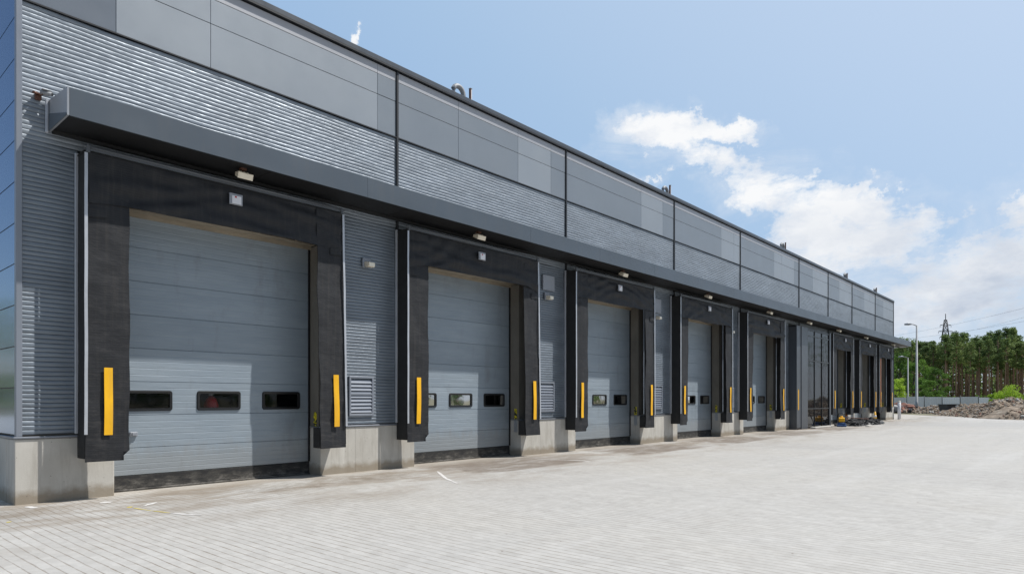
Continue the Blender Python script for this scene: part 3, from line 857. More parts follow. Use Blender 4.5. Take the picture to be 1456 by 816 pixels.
# ------------------------------------------------------------------ lights
def canopy_lamp(x, label):
    t = empty('floodlight', (x, -.62, 5.33), label, 'floodlight', 'floodlights under the canopy')
    m = MB(); m.box(-.05, .05, -.04, .04, .03, .066, 0); m.tube([(0, 0, .03), (0, 0, -.02)], .012)
    m.build('bracket', M['brown'], t, world=False)
    m = MB()
    # tapered housing tilted towards the yard
    a = R(18); ca, sa = math.cos(a), math.sin(a)
    def tp(p): return (p[0], p[1]*ca-p[2]*sa, p[1]*sa+p[2]*ca-.05)
    f = [(-.13, -.11, -.055), (.13, -.11, -.055), (.13, -.11, .045), (-.13, -.11, .045)]
    k = [(-.09, .09, -.03), (.09, .09, -.03), (.09, .09, .03), (-.09, .09, .03)]
    m.add([tp(p) for p in f+k], [(1, 0, 4, 5), (2, 1, 5, 6), (3, 2, 6, 7), (0, 3, 7, 4), (4, 7, 6, 5), (0, 1, 2, 3)])
    for q in (-.06, 0, .06): 
        m.add([tp((q-.006, -.07, .04)), tp((q+.006, -.07, .04)), tp((q+.006, .08, .05)), tp((q-.006, .08, .05)), tp((q, -.06, .065)), tp((q, .07, .06))], [(0, 1, 4), (1, 2, 5, 4), (3, 0, 4, 5), (2, 3, 5)])
    m.build('housing', M['cream'], t, world=False)
    m = MB(); m.add([tp((p[0]*.84, -.114, -.005+(p[2]+.005)*.8)) for p in f], [(0, 1, 2, 3)])
    m.build('lens', M['cream'], t, world=False)
    return t
NAMES = ['nearest', 'second', 'third', 'fourth', 'fifth', 'sixth', 'seventh', 'eighth', 'ninth']
for i, x in enumerate([5.40, 11.10, 17.36, 23.2, 29.3, 34.6, 39.6, 45.3, 52.5]):
    canopy_lamp(x, f'small cream floodlight under the canopy edge, {NAMES[i]} from the near end' if i else 'small cream floodlight under the canopy above the nearest loading door')
def wall_lamp(x, z, label):
    t = empty('wall_lamp', (x, -.02, z), label, 'wall lamp', 'lamps on the wall between the dock shelters'); t.scale = (.8, .8, .85)
    m = MB(); m.box(-.13, .11, -.035, .005, .0, .12, b=.01); m.box(-.15, -.09, -.05, .0, -.12, .10, b=.008)
    m.build('back_plate', M['greyplate'], t, world=False)
    m = MB()
    v = [(-.085, -.03, .03), (.14, -.03, .03), (.12, -.20, .0), (-.075, -.20, .0), (-.085, -.03, -.1), (.14, -.03, -.1), (.12, -.17, -.11), (-.075, -.17, -.11)]
    m.add(v, [(0, 3, 2, 1), (4, 5, 6, 7), (0, 4, 7, 3), (1, 2, 6, 5), (0, 1, 5, 4), (3, 7, 6, 2)])
    m.build('housing', M['cream'], t, world=False)
    m = MB(); m.box(-.068, .115, -.216, -.197, -.105, -.008, b=.004); m.build('lens', M['lens'], t, world=False)
    return t
for i, (x, z) in enumerate([(8.37, 4.33), (14.4, 4.33), (20.45, 4.33), (26.55, 4.30), (31.95, 4.25)]):
    wall_lamp(x, z, ['cream wall lamp between the nearest and the second dock shelter', 'cream wall lamp between the second and third dock shelters',
                     'cream wall lamp between the third and fourth dock shelters', 'cream wall lamp between the fourth and fifth dock shelters',
                     'cream wall lamp left of the glazed entrance'][i])
# plates standing in for pale patches above the lamps of the second and third wall gaps
for i, (x0, x1, z0, z1) in enumerate([(14.2, 14.72, 4.5, 4.92), (20.3, 20.75, 4.46, 4.95)]):
    t = empty('wall_plate', (x0, -.02, z0), ['flat pale grey plate above the lamp between second and third dock shelters', 'flat pale grey plate above the lamp between third and fourth dock shelters'][i], 'pale plate', 'plates on the ribbed wall')
    m = MB(); m.box(x0, x1, -.055, -.015, z0, z1, b=.01); m.build('cover', M['greyplate'], t)
    m = MB(); m.box(x0+.03, x0+.05, -.065, -.056, (z0+z1)/2-.03, (z0+z1)/2+.03); m.build('tab', M['steel'], t)

# security camera on the canopy's near end
t = empty('security_camera', (2.66, -.03, 5.83), 'small brown and white camera bracket above the near end of the canopy', 'security camera')
m = MB(); m.box(2.60, 2.68, -.06, -.012, 5.80, 5.90, b=.006); m.tube([(2.64, -.05, 5.86), (2.68, -.12, 5.88)], .014); m.tube([(2.62, -.06, 5.88), (2.57, -.10, 5.87)], .022)
m.build('bracket', M['brown'], t)
m = MB(); m.tube([(2.66, -.09, 5.90), (2.78, -.16, 5.89)], [.036, .03], 12); m.box(2.66, 2.78, -.17, -.08, 5.928, 5.938, b=.003); m.build('camera_body', M['dull'], t)
m = MB(); m.tube([(2.781, -.161, 5.89), (2.79, -.166, 5.889)], .024, 12); m.build('lens', M['black'], t)

# gooseneck vents and posts on the roof edge
def roof_pipe(x, label, s=1.0, y=.30):
    t = empty('roof_vent', (x, y, TOPZ+.145), label, 'roof vent', 'bent vent pipes on the roof edge')
    m = MB(); pts = [(0, 0, -.02), (0, 0, .16*s)]
    for k in range(1, 9):
        q = R(180-k*22.5); pts.append((.13*s+.13*s*math.cos(q), 0, .16*s+.13*s*math.sin(q)))
    pts.append((.26*s, 0, .05*s))
    m.tube(pts, .045*s, 10); m.build('pipe', M['dull'], t, world=False)
    m = MB(); m.tube([(0, 0, -.01), (0, 0, .03)], .09*s, 12); m.build('collar', M['black'], t, world=False)
    return t
def roof_post(x, label, h=.36, y=.28):
    t = empty('roof_post', (x, y, TOPZ+.145), label, 'roof post', 'short posts on the roof edge')
    m = MB(); m.box(-.05, .05, -.05, .05, -.01, .02, b=.004); m.box(-.03, .0, -.03, .03, .02, h, 0, b=.004); m.box(.0005, .03, -.025, .025, .02, h-.01, 1)
    m.build('upright', [M['brown'], M['white']], t, world=False)
    m = MB(); m.box(-.035, .035, -.035, .035, h, h+.012); m.build('cap', M['steel'], t, world=False)
    return t
for i, (x, s) in enumerate([(11.15, 1.35), (21.5, 1.3), (33.3, 1.4), (44.1, 1.5), (51.3, 1.4)]):
    roof_pipe(x, f'bent metal vent pipe on the roof edge, {NAMES[i]} from the near end', s)
    roof_post(x+(.58 if i != 1 else .5), f'short upright post beside the {NAMES[i]} bent vent pipe on the roof edge', .52 if i else .46)

# ------------------------------------------------------------------ ground
m = MB(); m.box(-3000, 3000, -3000, 3000, -.5, -.06); tag(m.build('ground', M['soil']), kind='structure')
poly = [(-70, 60), (-70, -70), (52, -70), (52, -15), (59.5, -7.4), (68, -1.5), (76, 5), (76, 60)]
m = MB(); n = len(poly)
m.add([(x, y, 0) for x, y in poly] + [(x, y, -.3) for x, y in poly], [list(range(n))] + [(k, k+n, (k+1) % n+n, (k+1) % n) for k in range(n)])
tag(m.build('yard_paving', M['paving']), kind='structure')
# chalk and paint marks on the paving
def ground_at(px, py):
    z = FPX*CAM_H/(py-567); x, y = polar(px, z); return Vector((x, y, .004))
mc = MB(); rnd = random.Random(3)
def mark(pts, w, mi):
    P_ = [ground_at(*p) for p in pts]
    vs = []; fs = []
    Q = []
    for a, b in zip(P_[:-1], P_[1:]):
        for k in range(6): Q.append(a.lerp(b, k/6))
    Q.append(P_[-1])
    for k, q in enumerate(Q):
        d = (Q[min(k+1, len(Q)-1)]-Q[max(k-1, 0)]).normalized(); s = Vector((-d.y, d.x, 0))
        ww = w*(.35+.65*math.sin(math.pi*(k+.5)/len(Q)))*(.6+.8*rnd.random())
        vs += [q+s*ww, q-s*ww]
    for k in range(len(Q)-1): fs.append((2*k, 2*k+1, 2*k+3, 2*k+2))
    mc.add(vs, fs, mi)
mark([(142, 715), (160, 713)], .07, 0); mark([(205, 719), (222, 714)], .035, 0); mark([(242, 729), (262, 731), (287, 732)], .025, 0)
mark([(182, 720.5), (187, 721)], .03, 1); mark([(190, 722), (215, 726)], .012, 1); mark([(216, 726), (242, 729)], .012, 1); mark([(10, 742), (15, 742)], .025, 1)
mark([(622, 670), (634, 680), (650, 687)], .03, 0); mark([(38, 720), (50, 722)], .05, 0)
mark([(760, 652), (830, 655), (845, 657)], .03, 0)
mc_o = mc.build('paint_marks', [paint('chalk', (.58, .56, .54), .9, 0, .1, 9), paint('yellow chalk', (.62, .5, .1), .9, 0, .1, 9)])
tag(mc_o, kind='structure')

# ------------------------------------------------------------------ stones, heaps
def rock(m, c, r, rnd, mi=0, flat=.75):
    n = 5; vs = []; fs = []
    rings = [(-.8, .55), (-.2, 1.0), (.45, .85), (.9, .35)]
    a0 = rnd.random()*6
    for (z, q) in rings:
        for k in range(n):
            a = a0+2*math.pi*k/n+rnd.uniform(-.25, .25); s = r*q*rnd.uniform(.7, 1.25)
            vs.append((c[0]+s*math.cos(a), c[1]+s*math.sin(a)*rnd.uniform(.8, 1.1), c[2]+r*z*flat*rnd.uniform(.8, 1.2)))
    for j in range(3):
        for k in range(n):
            k2 = (k+1) % n; fs.append((j*n+k, j*n+k2, (j+1)*n+k2, (j+1)*n+k))
    fs.append(tuple(range(n))[::-1]); fs.append(tuple(3*n+k for k in range(n)))
    m.add(vs, fs, mi)
def heap(name, label, cat, path, width, hfun, mats, seed, n_rocks, rr=(.06, .22), z0=-.06, wts=None):
    """a ridge of loose material along a line of ground points"""
    rnd = random.Random(seed); m = MB()
    P_ = [Vector((x, y, 0)) for x, y in path]
    Ls = [0]
    for a, b in zip(P_[:-1], P_[1:]): Ls.append(Ls[-1]+(b-a).length)
    def along(t):
        s = t*Ls[-1]
        for k in range(len(P_)-1):
            if s <= Ls[k+1] or k == len(P_)-2:
                q = (s-Ls[k])/(Ls[k+1]-Ls[k]); d = (P_[k+1]-P_[k]).normalized()
                return P_[k].lerp(P_[k+1], q), Vector((-d.y, d.x, 0))
    def surf(u, v):
        c, s = along(u); w = width*(v-.5)*2
        h = hfun(u)*max(0, 1-abs((v-.5)*2)**1.7)
        e = min(1, 12*u, 12*(1-u)); h *= e**.6
        p = c+s*w
        h *= .72+.42*noise.noise((p.x*.6, p.y*.6, seed))+.25*noise.noise((p.x*1.9, p.y*1.9, seed+4))
        h += .07*noise.noise((p.x*6, p.y*6, seed))*(h > .05)
        return (p.x+.08*noise.noise((p.x*4, p.y*4, 2)), p.y, z0+max(0, h))
    nu = int(Ls[-1]*4.5); nv = int(width*9)
    m.grid(nu, nv, surf, 0, smooth=False)
    for k in range(n_rocks):
        u, v = rnd.random(), rnd.uniform(.02, .98)
        p = surf(u, v); r = rnd.uniform(*rr)*rnd.choice([.6, .8, 1, 1, 1.5])
        if p[2] < z0+.02 and rnd.random() < .6: continue
        rock(m, (p[0], p[1], p[2]+r*.25), r, rnd, rnd.choices(range(len(mats)), wts or [1]*len(mats))[0])
    o = m.build(name, mats); return tag(o, label, cat, kind='stuff')
RM = [M['rubble'], M['rock_a'], M['rock_b'], M['brick_red']]
hp = [(52, -21), (61.5, -8.9), (66.5, -4.4)]
def hh(u): return 1.0+.85*math.sin(math.pi*min(1, u*1.25))**.6 if u < .8 else 1.0+.6*(1-u)
A = polar(1475, 50); B = polar(1430, 56); C = polar(1395, 62); D_ = polar(1362, 66); E_ = polar(1342, 70); F_ = polar(1300, 74); G_ = polar(1268, 76); Z_ = polar(1560, 46)
heap('rubble_heap', 'tall brown heap of rubble and earth at the right edge of the yard', 'rubble heap', [Z_, A, B, C], 3.9,
     lambda u: 1.72 if u < .7 else 1.72-(u-.7)*1.9, RM, 11, 4200, (.03, .115), wts=[4, 6, 1, .5])
heap('rubble_heap', 'low brown rubble ridge between the tall heap and the dark bin', 'rubble heap', [C, polar(1380, 64), D_], 2.6,
     lambda u: 1.2-.35*u, RM, 12, 1300, (.04, .12), wts=[4, 5, 1, .4])
heap('rubble_heap', 'low grey brown rubble ridge left of the dark bin', 'rubble heap', [polar(1346, 70), F_], 2.2,
     lambda u: .85+.15*math.sin(u*7), RM, 13, 1200, (.04, .14), wts=[4, 4, 1.5, .4])
heap('rubble_heap', 'reddish brick rubble under the pale slab beside the far corner of the warehouse', 'rubble heap', [polar(1303, 73), polar(1262, 75)], 1.8,
     lambda u: .8, [M['rubble'], M['brick_red'], M['rock_b'], M['rubble_d']], 14, 420, (.1, .38), wts=[1, 3, 1, 2])
# pale slab on the brick rubble
x, y = polar(1289, 73.5)
o = MB(); o.add([(-1.3, -.5, 0), (1.2, -.6, -.12), (1.35, .5, -.05), (-1.1, .6, .1), (-1.25, -.45, .26), (1.1, -.55, .13), (1.25, .45, .2), (-1.0, .55, .33)],
      [(0,3,2,1),(4,5,6,7),(0,1,5,4),(1,2,6,5),(2,3,7,6),(3,0,4,7)])
o = o.build('concrete_slab', M['slab']); o.location = (x, y, .52); o.rotation_euler = (0, 0, -.9); o.scale = (.62, .8, 1)
tag(o, 'pale broken concrete slab lying on the reddish rubble', 'slab')
# dark bin
x, y = polar(1352, 66.5)
t = empty('waste_bin', (x, y, -.02), 'dark open box shaped bin standing among the rubble', 'bin', rz=-.7)
m = MB()
v0 = [(-.75, -.5, .12), (.75, -.5, .12), (.75, .5, .12), (-.75, .5, .12)]; v1 = [(-.9, -.6, 1.0), (.9, -.6, 1.0), (.9, .6, 1.0), (-.9, .6, 1.0)]; v2 = [(-.82, -.52, 1.0), (.82, -.52, 1.0), (.82, .52, 1.0), (-.82, .52, 1.0)]; v3 = [(-.7, -.45, .2), (.7, -.45, .2), (.7, .45, .2), (-.7, .45, .2)]
m.add(v0+v1+v2+v3, [(3, 2, 1, 0)]+[(r*4+k, r*4+(k+1) % 4, (r+1)*4+(k+1) % 4, (r+1)*4+k) for r in range(3) for k in range(4)]+[(12, 13, 14, 15)])
m.build('bin_body', M['darkbin'], t, world=False)
m = MB(); m.box(-.93, .93, -.63, -.605, .93, 1.0); m.box(-.93, .93, .605, .63, .93, 1.0); m.build('rim', M['black'], t, world=False)
for sx in (-.5, .5):
    m = MB(); m.tube([(sx-.04, -.52, .08), (sx+.04, -.52, .08)], .09, 12); m.tube([(sx-.04, .45, .08), (sx+.04, .45, .08)], .09, 12); m.build('wheel', M['rubber'], t, world=False)
# small white marker post
x, y = polar(1362.5, 62)
t = empty('marker_post', (x, y, 0), 'thin white marker post at the paving edge near the dark bin', 'marker post')
m = MB(); m.tube([(0, 0, -.05), (0, 0, .62)], [.045, .04], 10); m.build('post', M['white'], t, world=False)
m = MB(); m.tube([(0, 0, .621), (0, 0, .67)], [.05, .02], 10); m.build('cap', M['greyplate'], t, world=False)
# bollard and block at the far corner of the warehouse
t = empty('bollard', (55.75, -.35, 0), 'white bollard at the far corner of the warehouse', 'bollard')
m = MB(); m.tube([(55.75, -.35, -.05), (55.75, -.35, 1.3)], .11, 14); m.build('post', M['white'], t)
m = MB(); m.tube([(55.75, -.35, 1.302), (55.75, -.35, 1.36)], [.125, .08], 14); m.build('cap', M['cream'], t)

# ------------------------------------------------------------------ things by the glazed entrance
heap('asphalt_heap', 'low black heap of loose asphalt in front of the door beyond the glazed entrance', 'heap', [(39.6, -.9), (43.2, -1.05), (46.0, -.9)], .7,
     lambda u: .26+.14*math.sin(u*9), [M['rubble_d'], M['rubble_d'], M['rock_b']], 21, 300, (.04, .13), z0=-.01, wts=[4, 4, .3])
t = empty('plate_compactor', (38.9, -.95, 0), 'small machine with yellow hood and blue base left of the black heap', 'machine', rz=.3)
m = MB(); m.box(-.34, .34, -.24, .24, .02, .10, b=.02); m.box(-.28, .28, -.2, .2, .101, .22, b=.03); m.build('base_plate', M['blue'], t, world=False)
m = MB(); m.box(-.2, .22, -.17, .17, .24, .50, b=.05); m.tube([(.05, 0, .5), (.05, 0, .58)], .07, 12); m.build('hood', M['yellow'], t, world=False)
m = MB()
for sy in (-.16, .16): m.tube([(-.26, sy, .16), (-.42, sy, .48), (-.62, sy, .72)], .018)
m.tube([(-.62, -.16, .72), (-.62, .16, .72)], .02); m.build('handle_bar', M['black'], t, world=False)
for k, (px_, lab, x, y, rz, l) in enumerate([(0, 'pale plank lying flat on the ground between machine and black heap', 40.6, -1.9, .15, 2.0), (1, 'dark plank lying on the black heap', 41.5, -1.1, -.2, 2.4)]):
    m = MB(); m.box(-l/2, l/2, -.09, .09, 0, .045, b=.005); o = m.build('plank', M['slab'] if k == 0 else M['brown']); o.location = (x, y, .005 if k == 0 else .38); o.rotation_euler = (0, 0 if k == 0 else .05, rz)
    tag(o, lab, 'plank')
for k, (x, y, lab) in enumerate([(43.05, -.12, 'orange cone leaning by the right jamb of the first door beyond the entrance'), (47.2, -.7, 'yellow cone in front of the second door beyond the entrance')]):
    t = empty('traffic_cone', (x, y, 0), lab, 'traffic cone')
    m = MB(); m.box(-.18, .18, -.18, .18, .0, .035, b=.01); m.build('base', M['rubber'], t, world=False)
    m = MB(); m.tube([(0, 0, .036), (0, 0, .7)], [.13, .03], 16); m.build('cone', M['orange'] if k == 0 else M['yellow'], t, world=False)
    m = MB(); m.tube([(0, 0, .34), (0, 0, .46)], [.089, .072], 16); m.build('band', M['white'], t, world=False)
# red canister behind the middle window of the nearest door
t = empty('gas_bottle', (5.42, .62, .02), 'red cylinder seen through the middle window of the nearest loading door', 'cylinder')
m = MB(); m.tube([(5.42, .62, .02), (5.42, .62, 1.38), (5.42, .62, 1.5), (5.42, .62, 1.56)], [.13, .13, .09, .03], 20); m.build('body', M['red'], t)
m = MB(); m.tube([(5.42, .62, 1.56), (5.42, .62, 1.60)], .025, 12); m.tube([(5.37, .62, 1.585), (5.47, .62, 1.585)], .012); m.build('valve', M['steel'], t)

# ------------------------------------------------------------------ sheet fence
fa, fb = polar(1240, 96), polar(1418, 92)
def fence(a, b, label):
    d = Vector((b[0]-a[0], b[1]-a[1], 0)); Ln = d.length; ang = math.atan2(d.y, d.x)
    t = empty('sheet_fence', (a[0], a[1], -.06), label, 'fence', rz=ang)
    n = int(Ln/2.1); rnd = random.Random(5)
    for k in range(n):
        x0 = k*Ln/n; x1 = (k+1)*Ln/n
        m = MB(); m.tube([(x0, .05, 0), (x0, .05, 2.0+rnd.uniform(-.05, .1))], .05, 8); m.build('post', M['darkbin'], t, world=False)
        m = MB(); q = 14; tilt = rnd.uniform(-.04, .04); h = 1.85+rnd.uniform(-.08, .05)
        prof = []
        for j in range(q+1): prof.append((x0+.05+(x1-x0-.1)*j/q, -.02 if j % 2 else .02))
        vs = [(x, y, .05) for x, y in prof] + [(x+tilt, y, h) for x, y in prof]
        m.add(vs, [(j, j+1, j+q+2, j+q+1) for j in range(q)])
        m.build('panel', M['fence'] if rnd.random() < .6 else M['fence_b'], t, world=False)
fence(fa, fb, 'grey corrugated sheet fence standing behind the rubble')

# ------------------------------------------------------------------ lamp posts
def lamp_post(px, z, top, label, r=.12, arm=1.1):
    x, y = polar(px, z); H = zat(top, z)
    t = empty('lamp_post', (x, y, -.05), label, 'lamp post', 'lamp posts behind the rubble')
    m = MB(); m.tube([(0, 0, 0), (0, 0, 1.2), (0, 0, 1.21), (0, 0, H)], [r*1.15, r*1.12, r, r*.6], 12); m.build('pole', M['dull'], t, world=False)
    dx, dy = -SA*arm, CA*arm
    m = MB(); m.tube([(0, 0, H-.05), (dx*.35, dy*.35, H+.12), (dx*.55, dy*.55, H+.14)], [.06, .05, .045], 8); m.build('arm', M['dull'], t, world=False)
    m = MB(); m.tube([(dx*.5, dy*.5, H+.14), (dx*.75, dy*.75, H+.17), (dx*1.15, dy*1.15, H+.12)], [.07, .16, .10], 10); m.build('lamp_head', M['greyplate'], t, world=False)
lamp_post(1303.5, 82, 462, 'tall grey lamp post rising above the trees, the nearer and taller of two', .15, 1.3)
lamp_post(1291, 105, 508, 'shorter thin lamp post just left of the tall one, in front of the green trees', .12, 1.3)

# ------------------------------------------------------------------ pylon and wires
x, y = polar(1344.5, 340); HP = zat(446, 340)
t = empty('power_pylon', (x, y, 0), 'steel lattice power pylon rising behind the pine wood', 'pylon')
def pyl(m, z0, z1, w0, w1, n, r):
    for sx in (-1, 1):
        for sy in (-1, 1): m.tube([(sx*w0, sy*w0, z0), (sx*w1, sy*w1, z1)], r, 5)
    for k in range(n):
        za = z0+(z1-z0)*k/n; zb = z0+(z1-z0)*(k+1)/n; wa = w0+(w1-w0)*k/n; wb = w0+(w1-w0)*(k+1)/n
        for q in range(4):
            c = [(-1, -1), (1, -1), (1, 1), (-1, 1)]; a_, b_ = c[q], c[(q+1) % 4]
            m.tube([(a_[0]*wa, a_[1]*wa, za), (b_[0]*wb, b_[1]*wb, zb)], r*.7, 4)
            m.tube([(b_[0]*wa, b_[1]*wa, za), (a_[0]*wb, a_[1]*wb, zb)], r*.7, 4)
            m.tube([(a_[0]*wb, a_[1]*wb, zb), (b_[0]*wb, b_[1]*wb, zb)], r*.7, 4)
m = MB(); pyl(m, 0, HP*.62, 3.8, 2.0, 6, .16); pyl(m, HP*.62, HP*.93, 2.0, .55, 5, .14); m.tube([(0, 0, HP*.92), (0, 0, HP)], .18, 6)
m.build('lattice_tower', M['darkbin'], t, world=False)
armdir = Vector((SA, -CA, 0))
for f, wd in ((.80, 3.6), (.87, 2.8), (.735, 3.0)):
    m = MB()
    for sg in (-1, 1):
        e = armdir*sg*wd
        m.tube([(0, 0, HP*f+.7), (e.x, e.y, HP*f)], .11, 5); m.tube([(0, 0, HP*f-.3), (e.x, e.y, HP*f)], .11, 5)
        m.tube([(e.x, e.y, HP*f), (e.x, e.y, HP*f-1.1)], .09, 5)
    m.build('cross_arm', M['darkbin'], t, world=False)
wires = [((1283, 474, 420), (1460, 433, 250), 'upper power line crossing the sky beside the pylon'),
         ((1350, 474, 400), (1460, 446, 260), 'lower power line crossing the sky right of the pylon'),
         ((1283, 481, 420), (1460, 452, 250), 'lowest power line crossing the sky just above the trees')]
for (p, q, lab) in wires:
    a = Vector((*polar(p[0], p[2]), zat(p[1], p[2]))); b = Vector((*polar(q[0], q[2]), zat(q[1], q[2])))
    d = b-a; a = a-d*.15; b = b+d*.35
    pts = []
    for k in range(25):
        s = k/24; v = a.lerp(b, s); v.z -= 3.0*4*s*(1-s)*.5; pts.append(v)
    m = MB(); m.tube(pts, .035, 4); tag(m.build('power_line', M['black']), lab, 'power line', 'power lines over the wood')

# ------------------------------------------------------------------ trees
def leaf_cloud(m, rnd, c, rad, n, size, mi=0):
    for _ in range(n):
        while True:
            p = Vector((rnd.uniform(-1, 1), rnd.uniform(-1, 1), rnd.uniform(-1, 1)))
            if .15 < p.length < 1: break
        p = Vector((p.x*rad[0], p.y*rad[1], p.z*rad[2]))+Vector(c)
        a = Vector((rnd.gauss(0, 1), rnd.gauss(0, 1), rnd.gauss(0, .6))).normalized()
        b = a.cross(Vector((rnd.gauss(0, 1), rnd.gauss(0, 1), rnd.gauss(0, 1)))).normalized()
        s = size*rnd.uniform(.6, 1.3)
        m.add([p-a*s, p+b*s*.55, p+a*s, p-b*s*.5], [(0, 1, 2, 3)], mi)
def pine(m_t, m_c, seed, H, base=(0, 0), dens=1.0):
    rnd = random.Random(seed); bx, by = base
    lx, ly = rnd.uniform(-.4, .4), rnd.uniform(-.4, .4)
    r0 = .09+.006*H*rnd.uniform(.4, 1.1)
    tp = [(bx+lx*s*s, by+ly*s*s, H*s) for s in (0, .25, .5, .75, .97)]
    m_t.tube(tp, [r0, r0*.85, r0*.7, r0*.45, r0*.12], 7)
    cb = rnd.uniform(.46, .66)
    n = int(rnd.randint(20, 27)*dens)
    for k in range(n):
        s = cb+(1-cb)*(k+.5)/n
        zz = H*s; reach = (1.5*math.sin(math.pi*min(1, (s-cb)/(1-cb)*.8+.2))**.8+.25)*rnd.uniform(.55, 1.15)
        if s > .92: reach *= .5
        a = rnd.uniform(0, 6.28)
        cx, cy = bx+lx*s*s+reach*math.cos(a)*.62, by+ly*s*s+reach*math.sin(a)*.62
        m_t.tube([(bx+lx*s*s, by+ly*s*s, zz-.4), (cx, cy, zz)], [.05, .02], 4, cap=False)
        rr = rnd.uniform(.5, .85)
        leaf_cloud(m_c, rnd, (cx, cy, zz+.1), (rr, rr, rr*.6), int(46*dens), .2)
    for k in range(rnd.randint(2, 5)):   # dead stubs on the bare trunk
        s = rnd.uniform(.3, cb); a = rnd.uniform(0, 6.28)
        m_t.tube([(bx+lx*s*s, by+ly*s*s, H*s), (bx+.8*math.cos(a), by+.8*math.sin(a), H*s+.1)], [.035, .012], 4, cap=False)
def broad(m_t, m_c, seed, H, Wd):
    rnd = random.Random(seed)
    m_t.tube([(0, 0, 0), (.1, .05, H*.3), (0, .1, H*.6)], [.18, .13, .06], 8)
    for k in range(34):
        s = rnd.uniform(.22, 1.0); a = rnd.uniform(0, 6.28)
        rr = Wd*math.sin(math.pi*min(1, s*.78+.12))*rnd.uniform(.35, .95)
        c = (rr*math.cos(a), rr*math.sin(a), H*s*.93)
        m_t.tube([(0, .05, H*s*.6), c], [.05, .015], 4, cap=False)
        q = rnd.uniform(.55, 1.0)*Wd*.32
        leaf_cloud(m_c, rnd, c, (q, q, q*.75), 120, .15)
pines = []
for k in range(9):
    mt, mc2 = MB(), MB(); pine(mt, mc2, 100+k, 16.0)
    t = empty('pine_tree', (0, 0, 0)); mt.build('trunk', M['trunkp'], t, world=False); mc2.build('crown', M['needles'], t, world=False)
    pines.append(t)
rnd = random.Random(77)
used = set(); cnt = 0
spots = []
for row, (z, px0, px1, step) in enumerate([(138, 1335, 1550, 14), (143, 1290, 1550, 12.5), (149, 1262, 1550, 11), (156, 1262, 1550, 9.5)]):
    px = px0+rnd.uniform(0, step)
    while px < px1:
        spots.append((px+rnd.uniform(-4, 4), z+rnd.uniform(-2.5, 2.5), row)); px += step*rnd.uniform(.75, 1.25)
for (px, z, row) in spots:
    k = rnd.randrange(9)
    if k not in used: o = pines[k]; used.add(k)
    else: o = copy_tree(pines[k])
    x, y = polar(px, z); o.location = (x, y, -.06)
    # skyline seen in the photo: lower at the left, a taller group right of centre and at the edge
    top = 487-8*max(0, min(1, (px-1270)/70)) + 5*math.sin(px*.11) + rnd.uniform(-6, 9)
    if px < 1318: top = max(top, 487)
    if 1432 < px < 1446: top = min(top, 465+rnd.uniform(0, 4))
    H = zat(top, z)
    s = H/16.0; o.scale = (1.0*rnd.uniform(.9, 1.15), 1.0*rnd.uniform(.9, 1.15), s); o.rotation_euler = (0, 0, rnd.uniform(0, 6.28))
    tag(o, 'tall pine with bare reddish trunk and ragged green crown behind the sheet fence', 'pine tree', 'pines of the wood behind the fence')
for k in range(9):
    if k not in used:
        for ch in list(pines[k].children): bpy.data.objects.remove(ch)
        bpy.data.objects.remove(pines[k])
# deeper rows of the wood as one mass, and the wood's continuation beyond the right of the yard
mt, mc2 = MB(), MB(); rnd = random.Random(9); n = 0
for z, st in ((163, 8.5), (170, 7.5), (178, 7.5)):
    px = 1240
    while px < 1600:
        x, y = polar(px+rnd.uniform(-3, 3), z); H = zat(486-4*math.sin(px*.07)+rnd.uniform(-4, 10), z)
        pine(mt, mc2, 1000+n, H, (x, y), .62); n += 1; px += st*rnd.uniform(.8, 1.2)
px_ = 1600
while px_ < 4200:
    zz = 120*math.cos(math.atan((px_-728)/FPX))/math.cos(math.atan((1600-728)/FPX))
    x, y = polar(px_, zz); pine(mt, mc2, 2000+n, rnd.uniform(14, 18), (x, y), .5); n += 1; px_ += 34*(px_/1600)**2
for k in range(len(mt.m)): mt.m[k] = 0
n0 = len(mt.f)
mt.add(mc2.v, mc2.f, 1)
rr_ = random.Random(12)
for k in range(330):
    x, y = polar(rr_.uniform(1235, 1640), rr_.uniform(168, 196)); hz_ = rr_.uniform(.5, 9)
    leaf_cloud(mt, rr_, (x, y, hz_), (2.4, 2.4, 1.9), 42, .5, 1)
for k in range(5): pass
tag(mt.build('pine_wood', [M['trunkp'], M['needles']]), 'dense mass of more pines standing deeper in the wood', 'wood', kind='stuff')
mt, mc2 = MB(), MB(); rnd = random.Random(23)
for k in range(150):
    aa = R(-22-1.0*k+rnd.uniform(-1, 1)); rr = rnd.uniform(95, 118); x, y = 10+rr*math.cos(aa), -11+rr*math.sin(aa)
    pine(mt, mc2, 4000+k, rnd.uniform(11, 16), (x, y), .35)
    leaf_cloud(mc2, rnd, (x, y, 2.5), (2.2, 2.2, 2.6), 30, .6)
mt.add(mc2.v, mc2.f, 1)
tag(mt.build('pine_wood', [M['trunkp'], M['needles']]), 'pine wood on the far side of the yard, reflected in the door windows', 'wood', kind='stuff')
mt, mc2 = MB(), MB(); rnd = random.Random(19)
for k in range(70):
    x, y = rnd.uniform(-95, 14), rnd.uniform(96, 128); pine(mt, mc2, 3000+k, rnd.uniform(13, 17), (x, y), .5)
    leaf_cloud(mc2, rnd, (x, y, 3), (2.6, 2.6, 3), 40, .6)
mt.add(mc2.v, mc2.f, 1)
tag(mt.build('pine_wood', [M['trunkp'], M['needles']]), 'pine wood standing left behind the warehouse', 'wood', kind='stuff')
